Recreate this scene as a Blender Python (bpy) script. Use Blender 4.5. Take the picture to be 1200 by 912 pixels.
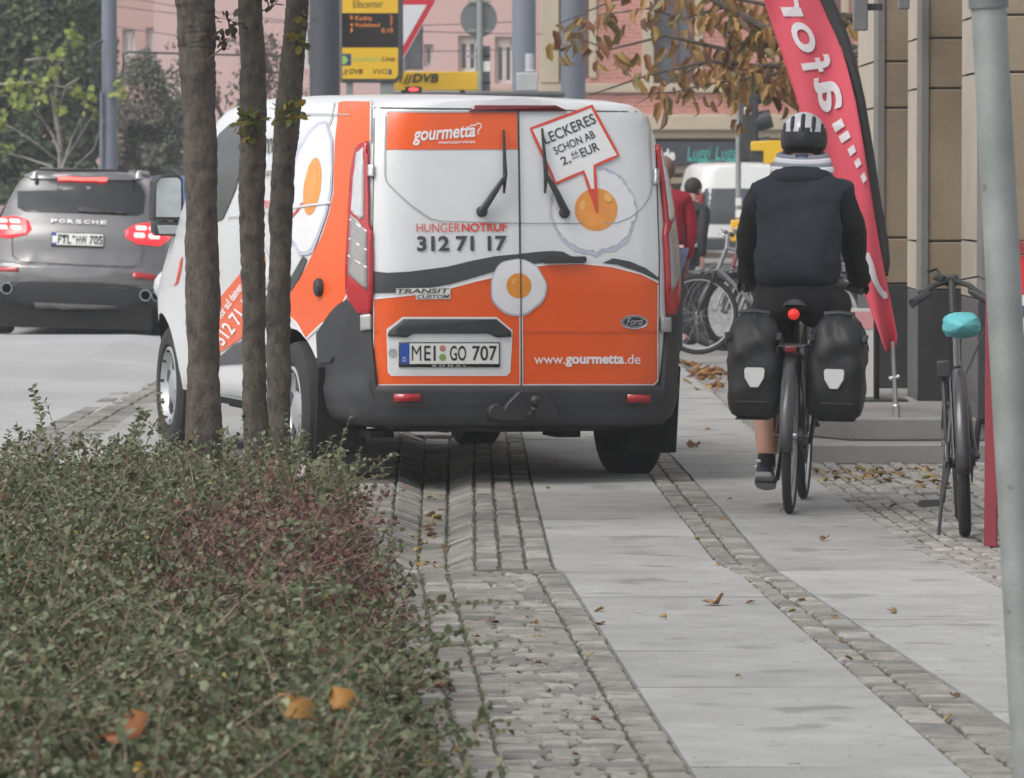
import bpy, bmesh, math, random
import numpy as np
from mathutils import Vector, Matrix, Euler
from mathutils.geometry import tessellate_polygon
from mathutils.bvhtree import BVHTree

random.seed(7); rng = np.random.default_rng(7)
R = math.radians
sc = bpy.context.scene
for o in list(bpy.data.objects): bpy.data.objects.remove(o)

# ------------------------------------------------------------------ camera, world, sun, exposure
EYE = 1.49; FPX = 6000.0; PIT = math.atan(244/6000)
cd = bpy.data.cameras.new('camera'); cam = bpy.data.objects.new('camera', cd); sc.collection.objects.link(cam)
cam.location = (0, 0, EYE); cam.rotation_euler = (R(90)-PIT, 0, 0)
cd.lens = 36*FPX/1200; cd.sensor_width = 36; cd.clip_start = .5; cd.clip_end = 2000
cd.dof.use_dof = True; cd.dof.focus_distance = 19.5; cd.dof.aperture_fstop = 14.0
sc.camera = cam
w = bpy.data.worlds.new('World'); sc.world = w; w.use_nodes = True
nt = w.node_tree; bg = nt.nodes['Background']
sky = nt.nodes.new('ShaderNodeTexSky'); sky.sky_type = 'NISHITA'; sky.sun_disc = False
sky.sun_elevation = R(52); sky.sun_rotation = R(232); sky.dust_density = 4.0; sky.air_density = 1.0; sky.ozone_density = 1.0
hs = nt.nodes.new('ShaderNodeHueSaturation'); hs.inputs['Saturation'].default_value = .25
nt.links.new(sky.outputs[0], hs.inputs['Color']); nt.links.new(hs.outputs[0], bg.inputs[0])
bg.inputs[1].default_value = .15
sl = bpy.data.lights.new('sun', 'SUN'); sun = bpy.data.objects.new('sun', sl); sc.collection.objects.link(sun)
sl.energy = .9; sl.angle = R(40); sl.color = (1, .98, .95)
# the sun stands behind the camera, a little to its left
sun.rotation_euler = (R(38), 0, R(-52))
sc.view_settings.view_transform = 'Standard'; sc.view_settings.look = 'None'
sc.view_settings.exposure = .50; sc.view_settings.gamma = 1.0

# ------------------------------------------------------------------ pixel helpers (photo pixels -> points at a real depth)
_c, _s = math.cos(PIT), math.sin(PIT)
def ray(px, py):
    u = -(py-456)/FPX
    return Vector(((px-600)/FPX, _c+_s*u, -_s+_c*u))
def at(px, py, D):
    r = ray(px, py); t = D/r.y
    return Vector((r.x*t, D, EYE+r.z*t))
def G(px, py, z=0.0):
    r = ray(px, py); t = (z-EYE)/r.z
    return Vector((r.x*t, r.y*t, z))

# ------------------------------------------------------------------ objects and tags
def link(o, parent=None):
    sc.collection.objects.link(o)
    if parent is not None: o.parent = parent
    return o
def tag(o, label=None, cat=None, group=None, kind=None):
    if label: o['label'] = label
    if cat: o['category'] = cat
    if group: o['group'] = group
    if kind: o['kind'] = kind
    return o
def empty(name, loc=(0,0,0), rot=(0,0,0), label=None, cat=None, group=None):
    o = bpy.data.objects.new(name, None); link(o); o.location = loc; o.rotation_euler = rot
    return tag(o, label, cat, group)
def copy_tree(o, parent=None):
    c = o.copy(); sc.collection.objects.link(c)
    if parent is not None: c.parent = parent
    for ch in [x for x in sc.objects if x.parent == o]: copy_tree(ch, c)
    return c

# ------------------------------------------------------------------ materials
MATS = {}
def mat(name, col, rough=.6, metal=0., var=.12, vs=6., bump=0., bs=40., coat=0., emit=None, es=1., spec=.5, stain=None, trans=0., specks=0.):
    if name in MATS: return MATS[name]
    m = bpy.data.materials.new(name); m.use_nodes = True; n = m.node_tree.nodes; l = m.node_tree.links
    b = n['Principled BSDF']; b.inputs['Roughness'].default_value = rough; b.inputs['Metallic'].default_value = metal
    b.inputs['Specular IOR Level'].default_value = spec
    if coat: b.inputs['Coat Weight'].default_value = coat; b.inputs['Coat Roughness'].default_value = .08
    if trans: b.inputs['Transmission Weight'].default_value = trans
    c = (*col, 1)
    tc = n.new('ShaderNodeTexCoord')
    if var:
        nz = n.new('ShaderNodeTexNoise'); nz.inputs['Scale'].default_value = vs; nz.inputs['Detail'].default_value = 6
        nz.inputs['Roughness'].default_value = .62
        l.new(tc.outputs['Object'], nz.inputs['Vector'])
        mr = n.new('ShaderNodeMapRange'); mr.inputs[1].default_value = .3; mr.inputs[2].default_value = .7
        mr.inputs[3].default_value = 1-var; mr.inputs[4].default_value = 1+var
        l.new(nz.outputs['Fac'], mr.inputs[0])
        mx = n.new('ShaderNodeVectorMath'); mx.operation = 'SCALE'; mx.inputs[0].default_value = col
        l.new(mr.outputs[0], mx.inputs['Scale'])
        out = mx.outputs[0]
        if stain:
            scol, ssc, lo, hi = stain
            n2 = n.new('ShaderNodeTexNoise'); n2.inputs['Scale'].default_value = ssc; n2.inputs['Detail'].default_value = 8
            l.new(tc.outputs['Object'], n2.inputs['Vector'])
            r2 = n.new('ShaderNodeMapRange'); r2.inputs[1].default_value = lo; r2.inputs[2].default_value = hi
            l.new(n2.outputs['Fac'], r2.inputs[0])
            mm = n.new('ShaderNodeMix'); mm.data_type = 'RGBA'
            l.new(r2.outputs[0], mm.inputs['Factor']); l.new(out, mm.inputs['A']); mm.inputs['B'].default_value = (*scol, 1)
            out = mm.outputs['Result']
        if specks:                                     # gum spots, grit and scuffs
            for s3, lo3, hi3, k3 in ((26., .70, .76, .62), (95., .66, .74, .72), (3.1, .60, .68, .84)):
                n5 = n.new('ShaderNodeTexNoise'); n5.inputs['Scale'].default_value = s3; n5.inputs['Detail'].default_value = 2; l.new(tc.outputs['Object'], n5.inputs['Vector'])
                r5 = n.new('ShaderNodeMapRange'); r5.inputs[1].default_value = lo3; r5.inputs[2].default_value = hi3; r5.inputs[3].default_value = 1; r5.inputs[4].default_value = 1-(1-k3)*specks; l.new(n5.outputs['Fac'], r5.inputs[0])
                s5 = n.new('ShaderNodeVectorMath'); s5.operation = 'SCALE'; l.new(out, s5.inputs[0]); l.new(r5.outputs[0], s5.inputs['Scale']); out = s5.outputs[0]
        l.new(out, b.inputs['Base Color'])
    else: b.inputs['Base Color'].default_value = c
    if bump:
        n3 = n.new('ShaderNodeTexNoise'); n3.inputs['Scale'].default_value = bs; n3.inputs['Detail'].default_value = 5
        l.new(tc.outputs['Object'], n3.inputs['Vector'])
        bp = n.new('ShaderNodeBump'); bp.inputs['Strength'].default_value = bump; bp.inputs['Distance'].default_value = .01
        l.new(n3.outputs['Fac'], bp.inputs['Height']); l.new(bp.outputs[0], b.inputs['Normal'])
    if emit: b.inputs['Emission Color'].default_value = (*emit, 1); b.inputs['Emission Strength'].default_value = es
    MATS[name] = m; return m
def colmat(name, rough=.6, spec=.4, trans=.0, attr='col'):
    if name in MATS: return MATS[name]
    m = bpy.data.materials.new(name); m.use_nodes = True; n = m.node_tree.nodes; l = m.node_tree.links
    b = n['Principled BSDF']; b.inputs['Roughness'].default_value = rough; b.inputs['Specular IOR Level'].default_value = spec
    a = n.new('ShaderNodeAttribute'); a.attribute_name = attr
    l.new(a.outputs['Color'], b.inputs['Base Color'])
    if trans:
        t = n.new('ShaderNodeBsdfTranslucent'); l.new(a.outputs['Color'], t.inputs['Color'])
        mx = n.new('ShaderNodeMixShader'); mx.inputs[0].default_value = trans
        l.new(b.outputs[0], mx.inputs[1]); l.new(t.outputs[0], mx.inputs[2]); l.new(mx.outputs[0], n['Material Output'].inputs[0])
    MATS[name] = m; return m
def brickmat(name, c1, c2, mortar, sx, sy, ms=.012):
    m = bpy.data.materials.new(name); m.use_nodes = True; n = m.node_tree.nodes; l = m.node_tree.links
    b = n['Principled BSDF']; b.inputs['Roughness'].default_value = .85
    tc = n.new('ShaderNodeTexCoord'); sp = n.new('ShaderNodeSeparateXYZ'); cb = n.new('ShaderNodeCombineXYZ')
    l.new(tc.outputs['Object'], sp.inputs[0]); ad = n.new('ShaderNodeMath'); ad.operation = 'ADD'
    l.new(sp.outputs[0], ad.inputs[0]); l.new(sp.outputs[1], ad.inputs[1]); l.new(ad.outputs[0], cb.inputs[0]); l.new(sp.outputs[2], cb.inputs[1])
    br = n.new('ShaderNodeTexBrick'); br.inputs['Color1'].default_value = (*c1, 1); br.inputs['Color2'].default_value = (*c2, 1)
    br.inputs['Mortar'].default_value = (*mortar, 1); br.inputs['Scale'].default_value = 1; br.inputs['Mortar Size'].default_value = ms
    br.inputs['Brick Width'].default_value = sx; br.inputs['Row Height'].default_value = sy; br.inputs['Mortar Smooth'].default_value = .3
    l.new(cb.outputs[0], br.inputs['Vector'])
    nz = n.new('ShaderNodeTexNoise'); nz.inputs['Scale'].default_value = 1.3; nz.inputs['Detail'].default_value = 8; l.new(tc.outputs['Object'], nz.inputs['Vector'])
    mr = n.new('ShaderNodeMapRange'); mr.inputs[1].default_value = .3; mr.inputs[2].default_value = .7; mr.inputs[3].default_value = .8; mr.inputs[4].default_value = 1.15
    l.new(nz.outputs['Fac'], mr.inputs[0])
    sm = n.new('ShaderNodeVectorMath'); sm.operation = 'SCALE'; l.new(br.outputs['Color'], sm.inputs[0]); l.new(mr.outputs[0], sm.inputs['Scale'])
    l.new(sm.outputs[0], b.inputs['Base Color']); MATS[name] = m; return m

# ------------------------------------------------------------------ mesh builder
class MB:
    def __init__(s): s.v = []; s.f = []; s.mi = []
    def add(s, vs, fs, mi=0, M=None):
        n = len(s.v)
        s.v += [tuple(M @ Vector(v)) if M is not None else tuple(v) for v in vs]
        for f in fs: s.f.append([i+n for i in f]); s.mi.append(mi)
        return s
    def box(s, x0, x1, y0, y1, z0, z1, mi=0, M=None):
        vs = [(x, y, z) for z in (z0, z1) for y in (y0, y1) for x in (x0, x1)]
        return s.add(vs, [(0,2,3,1),(4,5,7,6),(0,1,5,4),(2,6,7,3),(0,4,6,2),(1,3,7,5)], mi, M)
    def obox(s, c, size, rot=(0,0,0), mi=0):
        M = Matrix.Translation(c) @ Euler(rot).to_matrix().to_4x4(); a, b, d = [q/2 for q in size]
        return s.box(-a, a, -b, b, -d, d, mi, M)
    def bar(s, p, q, wd, th, mi=0):
        p, q = Vector(p), Vector(q); d = q-p; M = Matrix.Translation((p+q)/2) @ d.to_track_quat('Z', 'Y').to_matrix().to_4x4()
        return s.box(-wd/2, wd/2, -th/2, th/2, -d.length/2, d.length/2, mi, M)
    def tube(s, pts, rad, n=10, mi=0, cap=True, closed=False):
        pts = [Vector(p) for p in pts]; k = len(pts)
        rad = [float(q) for q in rad] if hasattr(rad, '__len__') else [float(rad)]*k
        up = None; rings = []
        for i in range(k):
            if closed: t = pts[(i+1) % k]-pts[i-1]
            else: t = pts[min(i+1, k-1)]-pts[max(i-1, 0)]
            t.normalize()
            if up is None: up = Vector((0,0,1)) if abs(t.z) < .9 else Vector((0,1,0))
            a = t.cross(up)
            if a.length < 1e-5: a = t.cross(Vector((1,0,0)))
            a.normalize(); b = a.cross(t).normalized(); up = b
            rings.append([pts[i]+rad[i]*(math.cos(2*math.pi*j/n)*a+math.sin(2*math.pi*j/n)*b) for j in range(n)])
        vs = [v for r in rings for v in r]; fs = []
        for i in range(k if closed else k-1):
            i2 = (i+1) % k
            for j in range(n): fs.append((i*n+j, i*n+(j+1) % n, i2*n+(j+1) % n, i2*n+j))
        if cap and not closed: fs += [tuple(range(n-1, -1, -1)), tuple(range((k-1)*n, k*n))]
        return s.add(vs, fs, mi)
    def lathe(s, prof, n=32, M=None, mi=0, closed=False):      # prof (r, h) about local Z
        k = len(prof); vs = [(r*math.cos(2*math.pi*j/n), r*math.sin(2*math.pi*j/n), h) for r, h in prof for j in range(n)]; fs = []
        for i in range(k if closed else k-1):
            i2 = (i+1) % k
            for j in range(n): fs.append((i*n+j, i*n+(j+1) % n, i2*n+(j+1) % n, i2*n+j))
        if not closed:
            if prof[0][0] > 1e-6: fs.append(tuple(range(n-1, -1, -1)))
            if prof[-1][0] > 1e-6: fs.append(tuple(range((k-1)*n, k*n)))
        return s.add(vs, fs, mi, M)
    def ell(s, c, r, M=None, n=20, mi=0):
        m = n//2; vs = []; fs = []
        for i in range(m+1):
            t = math.pi*i/m
            for j in range(n): a = 2*math.pi*j/n; vs.append((c[0]+r[0]*math.sin(t)*math.cos(a), c[1]+r[1]*math.sin(t)*math.sin(a), c[2]+r[2]*math.cos(t)))
        for i in range(m):
            for j in range(n): fs.append((i*n+j, (i+1)*n+j, (i+1)*n+(j+1) % n, i*n+(j+1) % n))
        return s.add(vs, fs, mi, M)
    def prism(s, poly, o, ex, ey, ez, mi=0):                   # 2D polygon in frame ex, ey extruded by ez
        o, ex, ey, ez = Vector(o), Vector(ex), Vector(ey), Vector(ez); k = len(poly)
        a = [o+ex*p[0]+ey*p[1] for p in poly]; b = [v+ez for v in a]
        t = tessellate_polygon([[Vector((p[0], p[1], 0)) for p in poly]])
        fs = [tuple(q) for q in t]+[tuple(i+k for i in reversed(q)) for q in t]+[(i, (i+1) % k, (i+1) % k+k, i+k) for i in range(k)]
        return s.add(a+b, fs, mi)
    def grid(s, fn, nu, nv, mi=0):
        vs = [fn(i/nu, j/nv) for i in range(nu+1) for j in range(nv+1)]
        return s.add(vs, [(i*(nv+1)+j, (i+1)*(nv+1)+j, (i+1)*(nv+1)+j+1, i*(nv+1)+j+1) for i in range(nu) for j in range(nv)], mi)
    # shapes laid on a surface: surf(px, py, off) -> point or None
    def decal(s, poly, surf, off=.004, cell=12., mi=0):
        bm = bmesh.new(); vs = [bm.verts.new((p[0], p[1], 0)) for p in poly]
        for t in tessellate_polygon([[Vector((p[0], p[1], 0)) for p in poly]]):
            try: bm.faces.new([vs[i] for i in t])
            except ValueError: pass
        if cell:
            for ax in (0, 1):
                lo = min(p[ax] for p in poly); hi = max(p[ax] for p in poly); k = int((hi-lo)/cell)
                for i in range(1, k+1):
                    co = [0,0,0]; no = [0,0,0]; co[ax] = lo+i*(hi-lo)/(k+1); no[ax] = 1
                    bmesh.ops.bisect_plane(bm, geom=bm.verts[:]+bm.edges[:]+bm.faces[:], plane_co=co, plane_no=no, dist=1e-4)
        bm.verts.index_update(); pts = [surf(v.co.x, v.co.y, off) for v in bm.verts]
        fs = [[v.index for v in f.verts] for f in bm.faces if all(pts[v.index] is not None for v in f.verts)]
        keep = sorted({i for f in fs for i in f}); mp = {k: i for i, k in enumerate(keep)}
        s.add([pts[k] for k in keep], [[mp[i] for i in f] for f in fs], mi); bm.free(); return s
    def ribbon(s, line, wd, surf, off=.005, mi=0, closed=False, step=10.):
        pts = []
        L = list(line)+([line[0]] if closed else [])
        for a, b in zip(L, L[1:]):
            k = max(1, int(math.hypot(b[0]-a[0], b[1]-a[1])/step))
            pts += [(a[0]+(b[0]-a[0])*i/k, a[1]+(b[1]-a[1])*i/k) for i in range(k)]
        if not closed: pts.append(L[-1])
        n = len(pts); lv = []; rv = []
        for i in range(n):
            if closed: p, q = pts[i-1], pts[(i+1) % n]
            else: p, q = pts[max(i-1, 0)], pts[min(i+1, n-1)]
            dx, dy = q[0]-p[0], q[1]-p[1]; d = math.hypot(dx, dy) or 1
            nx, ny = -dy/d*wd/2, dx/d*wd/2
            lv.append(surf(pts[i][0]+nx, pts[i][1]+ny, off)); rv.append(surf(pts[i][0]-nx, pts[i][1]-ny, off))
        for i in range(n if closed else n-1):
            j = (i+1) % n; q = (lv[i], lv[j], rv[j], rv[i])
            if all(x is not None for x in q): s.add(q, [(0,1,2,3)], mi)
        return s
    def text(s, st, surf, p0, p1, h, off=.006, bold=0., shear=0., mi=0, flip=False):
        v, f = textmesh(st, bold, shear)
        dx, dy = p1[0]-p0[0], p1[1]-p0[1]; d = math.hypot(dx, dy); ux, uy = dy/d*h, -dx/d*h
        if flip: ux, uy = -ux, -uy
        pts = [surf(p0[0]+a*dx+b*ux, p0[1]+a*dy+b*uy, off) for a, b in v]
        fs = [q for q in f if all(pts[i] is not None for i in q)]
        return s.add([p if p is not None else (0,0,0) for p in pts], fs, mi)
    def build(s, name, mats, parent=None, smooth=35, bevel=0., seg=2, solid=0., recalc=True):
        me = bpy.data.meshes.new(name); me.from_pydata([tuple(v) for v in s.v], [], s.f)
        if not isinstance(mats, (list, tuple)): mats = [mats]
        for m in mats: me.materials.append(m)
        me.polygons.foreach_set('material_index', s.mi)
        if recalc:
            bm = bmesh.new(); bm.from_mesh(me); bmesh.ops.recalc_face_normals(bm, faces=bm.faces); bm.to_mesh(me); bm.free()
        if smooth: me.shade_smooth(); me.set_sharp_from_angle(angle=R(smooth))
        me.update(); o = bpy.data.objects.new(name, me); link(o, parent)
        if solid:
            m = o.modifiers.new('s', 'SOLIDIFY'); m.thickness = solid; m.offset = 0
        if bevel:
            m = o.modifiers.new('b', 'BEVEL'); m.width = bevel; m.segments = seg; m.limit_method = 'ANGLE'; m.angle_limit = R(40)
        return o
_tc = {}
def textmesh(st, bold=0., shear=0.):
    key = (st, bold, shear)
    if key in _tc: return _tc[key]
    c = bpy.data.curves.new('t', 'FONT'); c.body = st; c.offset = bold; c.shear = shear; c.resolution_u = 4
    o = bpy.data.objects.new('t', c); sc.collection.objects.link(o)
    dg = bpy.context.evaluated_depsgraph_get(); me = bpy.data.meshes.new_from_object(o.evaluated_get(dg))
    v = np.array([tuple(x.co)[:2] for x in me.vertices]); f = [tuple(p.vertices) for p in me.polygons]
    bpy.data.objects.remove(o); bpy.data.curves.remove(c); bpy.data.meshes.remove(me)
    v = (v-v.min(0))/np.maximum(np.ptp(v, axis=0), 1e-6); _tc[key] = (v, f); return v, f
def jag(poly, amp, seed, k=3):
    r = random.Random(seed); out = []
    for a, b in zip(poly, poly[1:]+poly[:1]):
        for i in range(k): t = i/k; out.append((a[0]+(b[0]-a[0])*t+r.uniform(-amp, amp), a[1]+(b[1]-a[1])*t+r.uniform(-amp, amp)))
    return out
def circ(cx, cy, rx, ry=None, n=28, wob=0., seed=1, rot=0.):
    ry = ry or rx; r = random.Random(seed); ph = [r.uniform(0, 6.28) for _ in range(4)]; out = []
    for i in range(n):
        a = 2*math.pi*i/n; k = 1+wob*(math.sin(3*a+ph[0])+.7*math.sin(5*a+ph[1])+.5*math.sin(9*a+ph[2]))
        x, y = rx*k*math.cos(a), ry*k*math.sin(a)
        out.append((cx+x*math.cos(rot)-y*math.sin(rot), cy+x*math.sin(rot)+y*math.cos(rot)))
    return out
def plane_surf(D, yaw=0.):
    return lambda px, py, off: at(px, py, D-off)

# mesh of thousands of leaf faces with a per leaf colour
LEAF = np.array([(0,0,0),(.34,.28,.07),(.30,.72,.04),(0,1,0),(-.30,.72,.04),(-.34,.28,.07)])
LEAF_F = [(0,1,2,3),(0,3,4,5)]
MAPLE = np.array([(0,0,0),(.16,.20,.05),(.52,.16,.02),(.30,.42,.05),(.50,.72,-.03),(.20,.66,.03),(0,1.05,-.06),(-.20,.66,.03),(-.50,.72,-.03),(-.30,.42,.05),(-.52,.16,.02),(-.16,.20,.05)])
FULL = MAPLE.copy(); FULL[[1,11],0] *= 1.6; FULL[[1,11],1] = .06; FULL[[3,9],0] *= 1.45; FULL[[3,9],1] = .46; FULL[[5,7],0] *= 1.5; FULL[[5,7],1] = .80
MAPLE_F = [(0,1,2,3),(0,3,4,5),(0,5,6,7),(0,7,8,9),(0,9,10,11)]
def leaves(name, P, U, N, S, C, material, parent=None, shape=(LEAF, LEAF_F)):
    T, TF = shape; P = np.asarray(P, float); n = len(P); k = len(T)
    U = U/np.maximum(np.linalg.norm(U, axis=1, keepdims=True), 1e-6)
    Rr = np.cross(U, N); Rr /= np.maximum(np.linalg.norm(Rr, axis=1, keepdims=True), 1e-6); Nn = np.cross(Rr, U)
    S = np.asarray(S).reshape(-1, 1, 1)*np.ones((n, 1, 1))
    V = P[:, None, :]+S*(T[None, :, 0:1]*Rr[:, None, :]+T[None, :, 1:2]*U[:, None, :]+T[None, :, 2:3]*Nn[:, None, :])
    V = V.reshape(-1, 3)
    F = np.array(TF); nf = len(F); FI = (F[None]+(np.arange(n)*k)[:, None, None]).reshape(-1, 4)
    me = bpy.data.meshes.new(name); me.vertices.add(len(V)); me.vertices.foreach_set('co', V.ravel().astype(np.float32))
    me.loops.add(FI.size); me.loops.foreach_set('vertex_index', FI.ravel().astype(np.int32))
    me.polygons.add(len(FI)); me.polygons.foreach_set('loop_start', (np.arange(len(FI))*4).astype(np.int32))
    a = me.attributes.new('col', 'FLOAT_COLOR', 'POINT')
    CC = np.concatenate([np.repeat(C, k, axis=0), np.ones((n*k, 1))], axis=1); a.data.foreach_set('color', CC.ravel().astype(np.float32))
    me.update(calc_edges=True); me.materials.append(material)
    o = bpy.data.objects.new(name, me); return link(o, parent)

def skin(name, V, E, Rd, mats, parent=None, sub=2, root=0, matfn=None, wrinkle=0.):
    me = bpy.data.meshes.new('sk'); me.from_pydata([tuple(v) for v in V], E, [])
    o = bpy.data.objects.new('sk', me); sc.collection.objects.link(o)
    m = o.modifiers.new('s', 'SKIN'); m.use_smooth_shade = True; m.branch_smoothing = .6
    for i, r in enumerate(Rd): me.skin_vertices[0].data[i].radius = r if hasattr(r, '__len__') else (r, r)
    for i in range(len(V)): me.skin_vertices[0].data[i].use_root = (i == root)
    s = o.modifiers.new('u', 'SUBSURF'); s.levels = sub; s.render_levels = sub
    dg = bpy.context.evaluated_depsgraph_get(); nm = bpy.data.meshes.new_from_object(o.evaluated_get(dg))
    bpy.data.objects.remove(o); bpy.data.meshes.remove(me)
    nm.name = name; nm.materials.clear()
    for q in mats: nm.materials.append(q)
    if matfn:
        for p in nm.polygons: p.material_index = matfn(p.center)
    if wrinkle:
        tx = bpy.data.textures.new('folds', 'CLOUDS'); tx.noise_scale = .11; tx.noise_depth = 2
    nm.shade_smooth(); ob = bpy.data.objects.new(name, nm)
    if wrinkle: dm = ob.modifiers.new('d', 'DISPLACE'); dm.texture = tx; dm.strength = wrinkle; dm.mid_level = .5
    return link(ob, parent)

# ------------------------------------------------------------------ common materials
M_asph = mat('asphalt', (.35,.35,.35), .85, var=.10, vs=1.5, bump=.25, bs=180, stain=((.29,.29,.285), .35, .45, .75))
M_conc = mat('concrete_slab', (.30,.30,.29), .85, var=.13, vs=5., bump=.15, bs=120, stain=((.23,.23,.215), .9, .45, .75), specks=2.)
M_sett = mat('granite_setts', (.215,.205,.18), .8, var=.28, vs=9., bump=.5, bs=70, stain=((.13,.125,.11), 2.2, .5, .75))
M_moss = mat('mossy_joint', (.085,.085,.06), .95, var=.35, vs=14., bump=.5, bs=90, stain=((.05,.07,.022), 3., .45, .6))
M_white = mat('white_paint', (.69,.70,.71), .28, var=.035, vs=3., coat=.5)
M_orange = mat('orange_film', (.80,.105,.012), .38, var=.04, vs=2., coat=.3)
M_black = mat('black_plastic', (.032,.033,.035), .55, var=.15, vs=12., bump=.1, bs=200)
M_dkpl = mat('charcoal_plastic', (.038,.039,.042), .58, var=.25, vs=4., bump=.12, bs=220, specks=.8)
M_under = mat('underbody_black', (.010,.010,.010), .9, var=.2)
M_rub = mat('tyre_rubber', (.022,.022,.023), .8, var=.2, vs=20., bump=.2, bs=90)
M_glass = mat('dark_glass', (.012,.014,.016), .06, var=0., spec=.7)
M_chrome = mat('chrome', (.75,.75,.76), .2, metal=1., var=0.)
M_silver = mat('silver_metal', (.45,.46,.47), .42, metal=.6, var=.1)
M_alu = mat('brushed_aluminium', (.5,.5,.5), .4, metal=.8, var=.08)
M_red = mat('red_lens', (.42,.012,.018), .15, var=.05, coat=.6)
M_dred = mat('dark_red_lens', (.16,.012,.018), .2, var=.05, coat=.5)
M_clear = mat('clear_lens', (.52,.53,.54), .15, var=.1, vs=40., coat=.6)
M_grlens = mat('smoky_lens', (.30,.29,.29), .2, var=.12, vs=40., coat=.5)
M_dgrey = mat('dark_grey_ink', (.055,.056,.06), .4, var=.03)
M_redink = mat('red_ink', (.68,.07,.035), .4, var=.03)
M_wink = mat('white_ink', (.80,.80,.80), .4, var=.02)
M_seam = mat('panel_gap', (.07,.07,.072), .6, var=0.)
M_lilac = mat('egg_outline_ink', (.50,.50,.60), .4, var=.2, vs=9.)
M_eggw = mat('egg_white_ink', (.74,.74,.755), .35, var=.03, vs=8., coat=.3)
M_yolk = mat('egg_yolk_ink', (.80,.30,.045), .3, var=.13, vs=7., coat=.3)
M_yolk2 = mat('egg_yolk_light_ink', (.85,.45,.12), .3, var=.1, vs=7., coat=.3)
M_plate = mat('number_plate_white', (.72,.72,.68), .4, var=.03)
M_blue = mat('plate_blue', (.015,.07,.36), .4, var=.03)
M_ink = mat('black_ink', (.012,.012,.013), .4, var=0.)
M_skin = mat('skin', (.50,.27,.19), .5, var=.06, vs=20.)
M_stone = mat('sandstone', (.27,.215,.15), .85, var=.24, vs=2.2, bump=.35, bs=60, stain=((.19,.145,.095), 1.1, .45, .7), specks=.6)
M_cream = mat('cream_stone', (.44,.37,.27), .85, var=.12, vs=1.2)
M_bark = mat('bark', (.085,.068,.055), .9, var=.4, vs=16., bump=1., bs=45, stain=((.13,.115,.095), 4., .5, .72))
M_galv = mat('galvanised_steel', (.30,.32,.31), .55, metal=.35, var=.10, vs=14., stain=((.22,.24,.23), 5., .45, .7), specks=.8)
M_mast = mat('blue_grey_mast', (.16,.18,.22), .5, var=.06, vs=2.)
M_dmast = mat('anthracite_mast', (.055,.06,.072), .5, var=.06)
M_leafc = colmat('leaf', .55, .35, .3)
M_leaff = colmat('far_leaf', .6, .3, .5)
M_twig = mat('twig_bark', (.17,.125,.09), .9, var=.3, vs=30.)
# ================================================================== THE SETTING
def gz(D): return 0. if D < 46 else -.1*min(1, (D-46)/4)
def pl(pts):
    D = [p[0] for p in pts]; X = [p[1] for p in pts]
    def f(d):
        if d < D[0]: return X[0]+(d-D[0])*(X[1]-X[0])/(D[1]-D[0])
        if d > D[-1]: return X[-1]+(d-D[-1])*(X[-1]-X[-2])/(D[-1]-D[-2])
        return float(np.interp(d, D, X))
    return f
bedR = pl([(12.8,-.128),(19.1,-.41),(25.7,-.64)])
l1L = pl([(12.77,.447),(19.2,.195),(19.5,.16),(26.06,.087),(34,.03)])
l1R = pl([(12.84,1.124),(19.0,.865),(19.8,.787),(26.2,.677),(34,.58)])
l2L = pl([(13.9,1.344),(19.4,1.0),(20.2,.978),(22.76,.945),(28.4,.838),(34,.72)])
l2R = pl([(18.5,1.773),(20.55,1.62),(25.5,1.49),(31,1.43),(40,1.36)])

Ds = [-6, 46, 47, 48, 49, 50, 60, 80, 140, 400, 900]
Xs = [-80, -.68, -.14, 80]; Ds = [-3, 19.43, 30, 46, 47, 48, 49, 50, 60, 80, 120, 165]; b = MB()      # left open where the drain channel dips below it
b.add([(x, d, gz(d)) for d in Ds for x in Xs], [(j*4+i, j*4+i+1, j*4+i+5, j*4+i+4) for j in range(len(Ds)-1) for i in range(3) if not (j == 1 and i == 1)])
tag(b.build('ground', mat('pavement_ground', (.24,.235,.225), .9, var=.15, vs=3., bump=.3, bs=60, stain=((.19,.185,.17), .7, .45, .75)), smooth=0), kind='structure')
# carriageway with its worn gutter row
b = MB(); RD = [2, 20, 30, 36, 40, 43, 45, 46, 47, 48, 49, 50, 60, 100]
RZ = [0, 0, 0, .03, .07, .10, .115, .105, .06, .0, -.05, -.096, -.096, -.096]         # the carriageway crests before the crossing
RX = [-14, -6, -3.4, -2.62]
b.grid(lambda u, v: (RX[int(round(u*3))], RD[int(round(v*13))], .004+(RZ[int(round(v*13))] if u < .9 or RZ[int(round(v*13))] < 0 else .3*RZ[int(round(v*13))])), 3, 13)
tag(b.build('road', M_asph, smooth=0), kind='structure')
b = MB(); b.box(-6.6, -6.48, 20, 44, .008, .0085); b.box(-3.75, -3.55, 49.6, 50.4, -.094, -.093)
tag(b.build('road_marking', mat('road_paint', (.6,.6,.58), .7, var=.2, vs=30.), smooth=0), kind='structure')

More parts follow.
